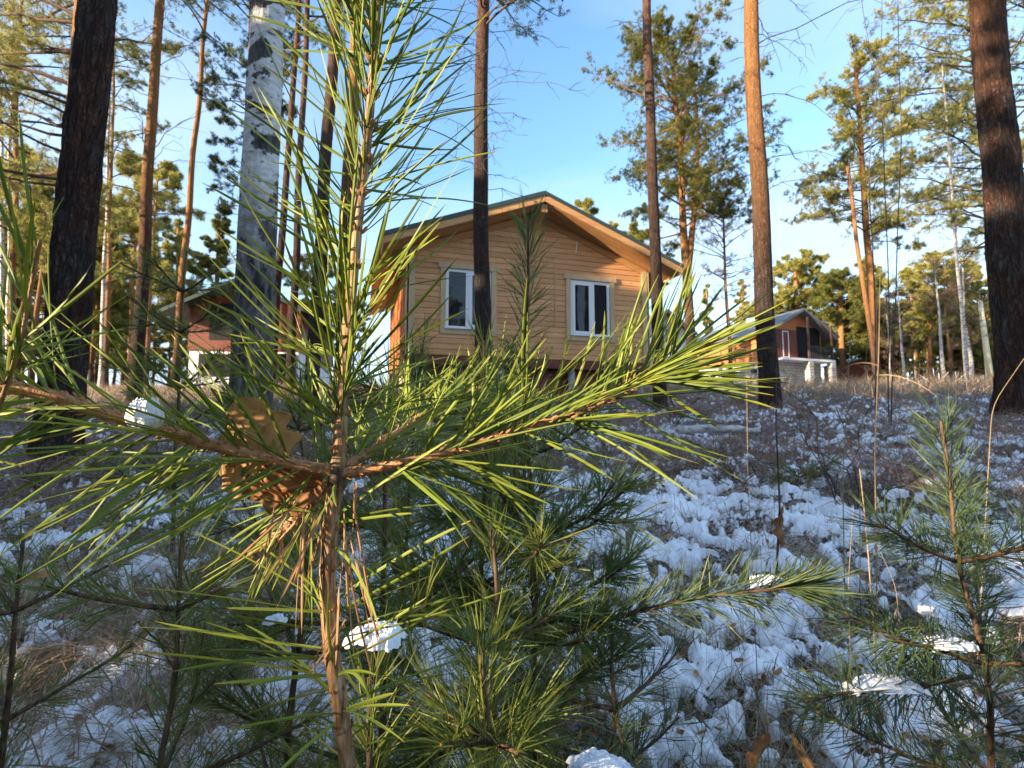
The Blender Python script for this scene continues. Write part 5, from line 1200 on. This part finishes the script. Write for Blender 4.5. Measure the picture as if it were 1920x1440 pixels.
stalk([(1455, 1075, 2.05), (1462, 950, 2.05), (1455, 800, 2.05), (1456, 690, 2.05)], .0052, 'limb', 'straight dark reddish twig with a curled brown leaf below the golden trunk', 'twig', 9, 0, None, 'bare_twig')
lobed_leaf('dried_leaf', px(1467, 985, 2.02), (0.05, 0, 1), (1, 0.4, 0), 0.16, 0.044, 8, 'leaf', 'curled dry brown leaf clinging to the straight reddish twig', (0.3, 0.2, 0.3), 0.9, 0.06)
def shrub(bpx, tpx, tpy, depth, seed, label, n=7, r=.005):
    rg = np.random.RandomState(seed); b = gpos(bpx, depth); H = px(tpx, tpy, depth)[2] - b[2]; root = empty('bare_shrub', tuple(b), label, 'shrub'); m = MB()
    for k in range(n):
        B = limb((0, 0, -.03), rg.uniform(0, 6.28), rg.uniform(.6, 1.3), H * rg.uniform(.7, 1.15), .15, rg, 9, .3); m.tube(B, np.linspace(r, r * .3, 9), 5, cap=False)
        for q in range(6):
            i = rg.randint(2, 8); B2 = limb(B[i], rg.uniform(0, 6.28), rg.uniform(.1, .9), H * rg.uniform(.2, .45), .1, rg, 6, .3); m.tube(B2, np.linspace(r * .5, r * .2, 6), 4, cap=False)
    m.build('twigs', M['limb'], root, True); return root
shrub(1590, 1480, 700, 3.0, 1, 'spreading bare brown shrub on the slope behind the straw stalks')
shrub(1380, 1400, 760, 3.6, 2, 'low bare shrub on the slope under the golden trunk', 6)
shrub(1130, 1140, 700, 5.0, 3, 'bare twiggy shrub by the foot of the house', 9, .006)
shrub(1260, 1270, 700, 6.5, 4, 'bare twiggy shrub at the right corner of the house', 9, .006)
shrub(80, 80, 830, 3.4, 5, 'bare twiggy shrub in front of the thick dark pine', 8, .005)

for i, (bx_, ty_, dp_) in enumerate(((1345, 672, 24), (1400, 668, 25), (1470, 676, 22), (1540, 664, 24), (1600, 684, 26), (1660, 676, 23), (1730, 664, 25), (1790, 680, 22), (1850, 672, 24))):
    shrub(bx_, bx_ + 6, ty_, dp_, 20 + i, 'bare brown brush at the crest, ' + ['left of the brick cabin', 'before the orange cabin wall', 'before the brick basement', 'right of the porch', 'before the red shed', 'under the leaning pine', 'right of the red shed', 'left of the pale pole', 'beside the pale pole'][i], 12, .014)
# fallen leaves at the bottom edge
lobed_leaf('fallen_leaf', px(1425, 1412, .78), px(1440, 1350, .78) - px(1400, 1440, .76), (1, .3, 0), .062, .026, 11, 'leaf', 'curled orange brown leaf lying upright in the snow at the bottom edge', (0.5, 0.1, 0.1), .6, .05)
lobed_leaf('fallen_leaf', px(1508, 1415, .78), px(1490, 1385, .78) - px(1530, 1450, .76), (1, .3, .3), .055, .018, 12, 'leaf', 'narrow rust coloured leaf tip right of the curled leaf at the bottom edge', (0.5, 0.3, 0.0), .6, .05)
lobed_leaf('fallen_leaf', px(75, 1085, .9), (1, .2, .3), (0, 1, .4), .07, .03, 13, 'leaf', 'pale brown leaf among dead grass at the left edge', (0.5, 0.5, 0.0), .5, .05)
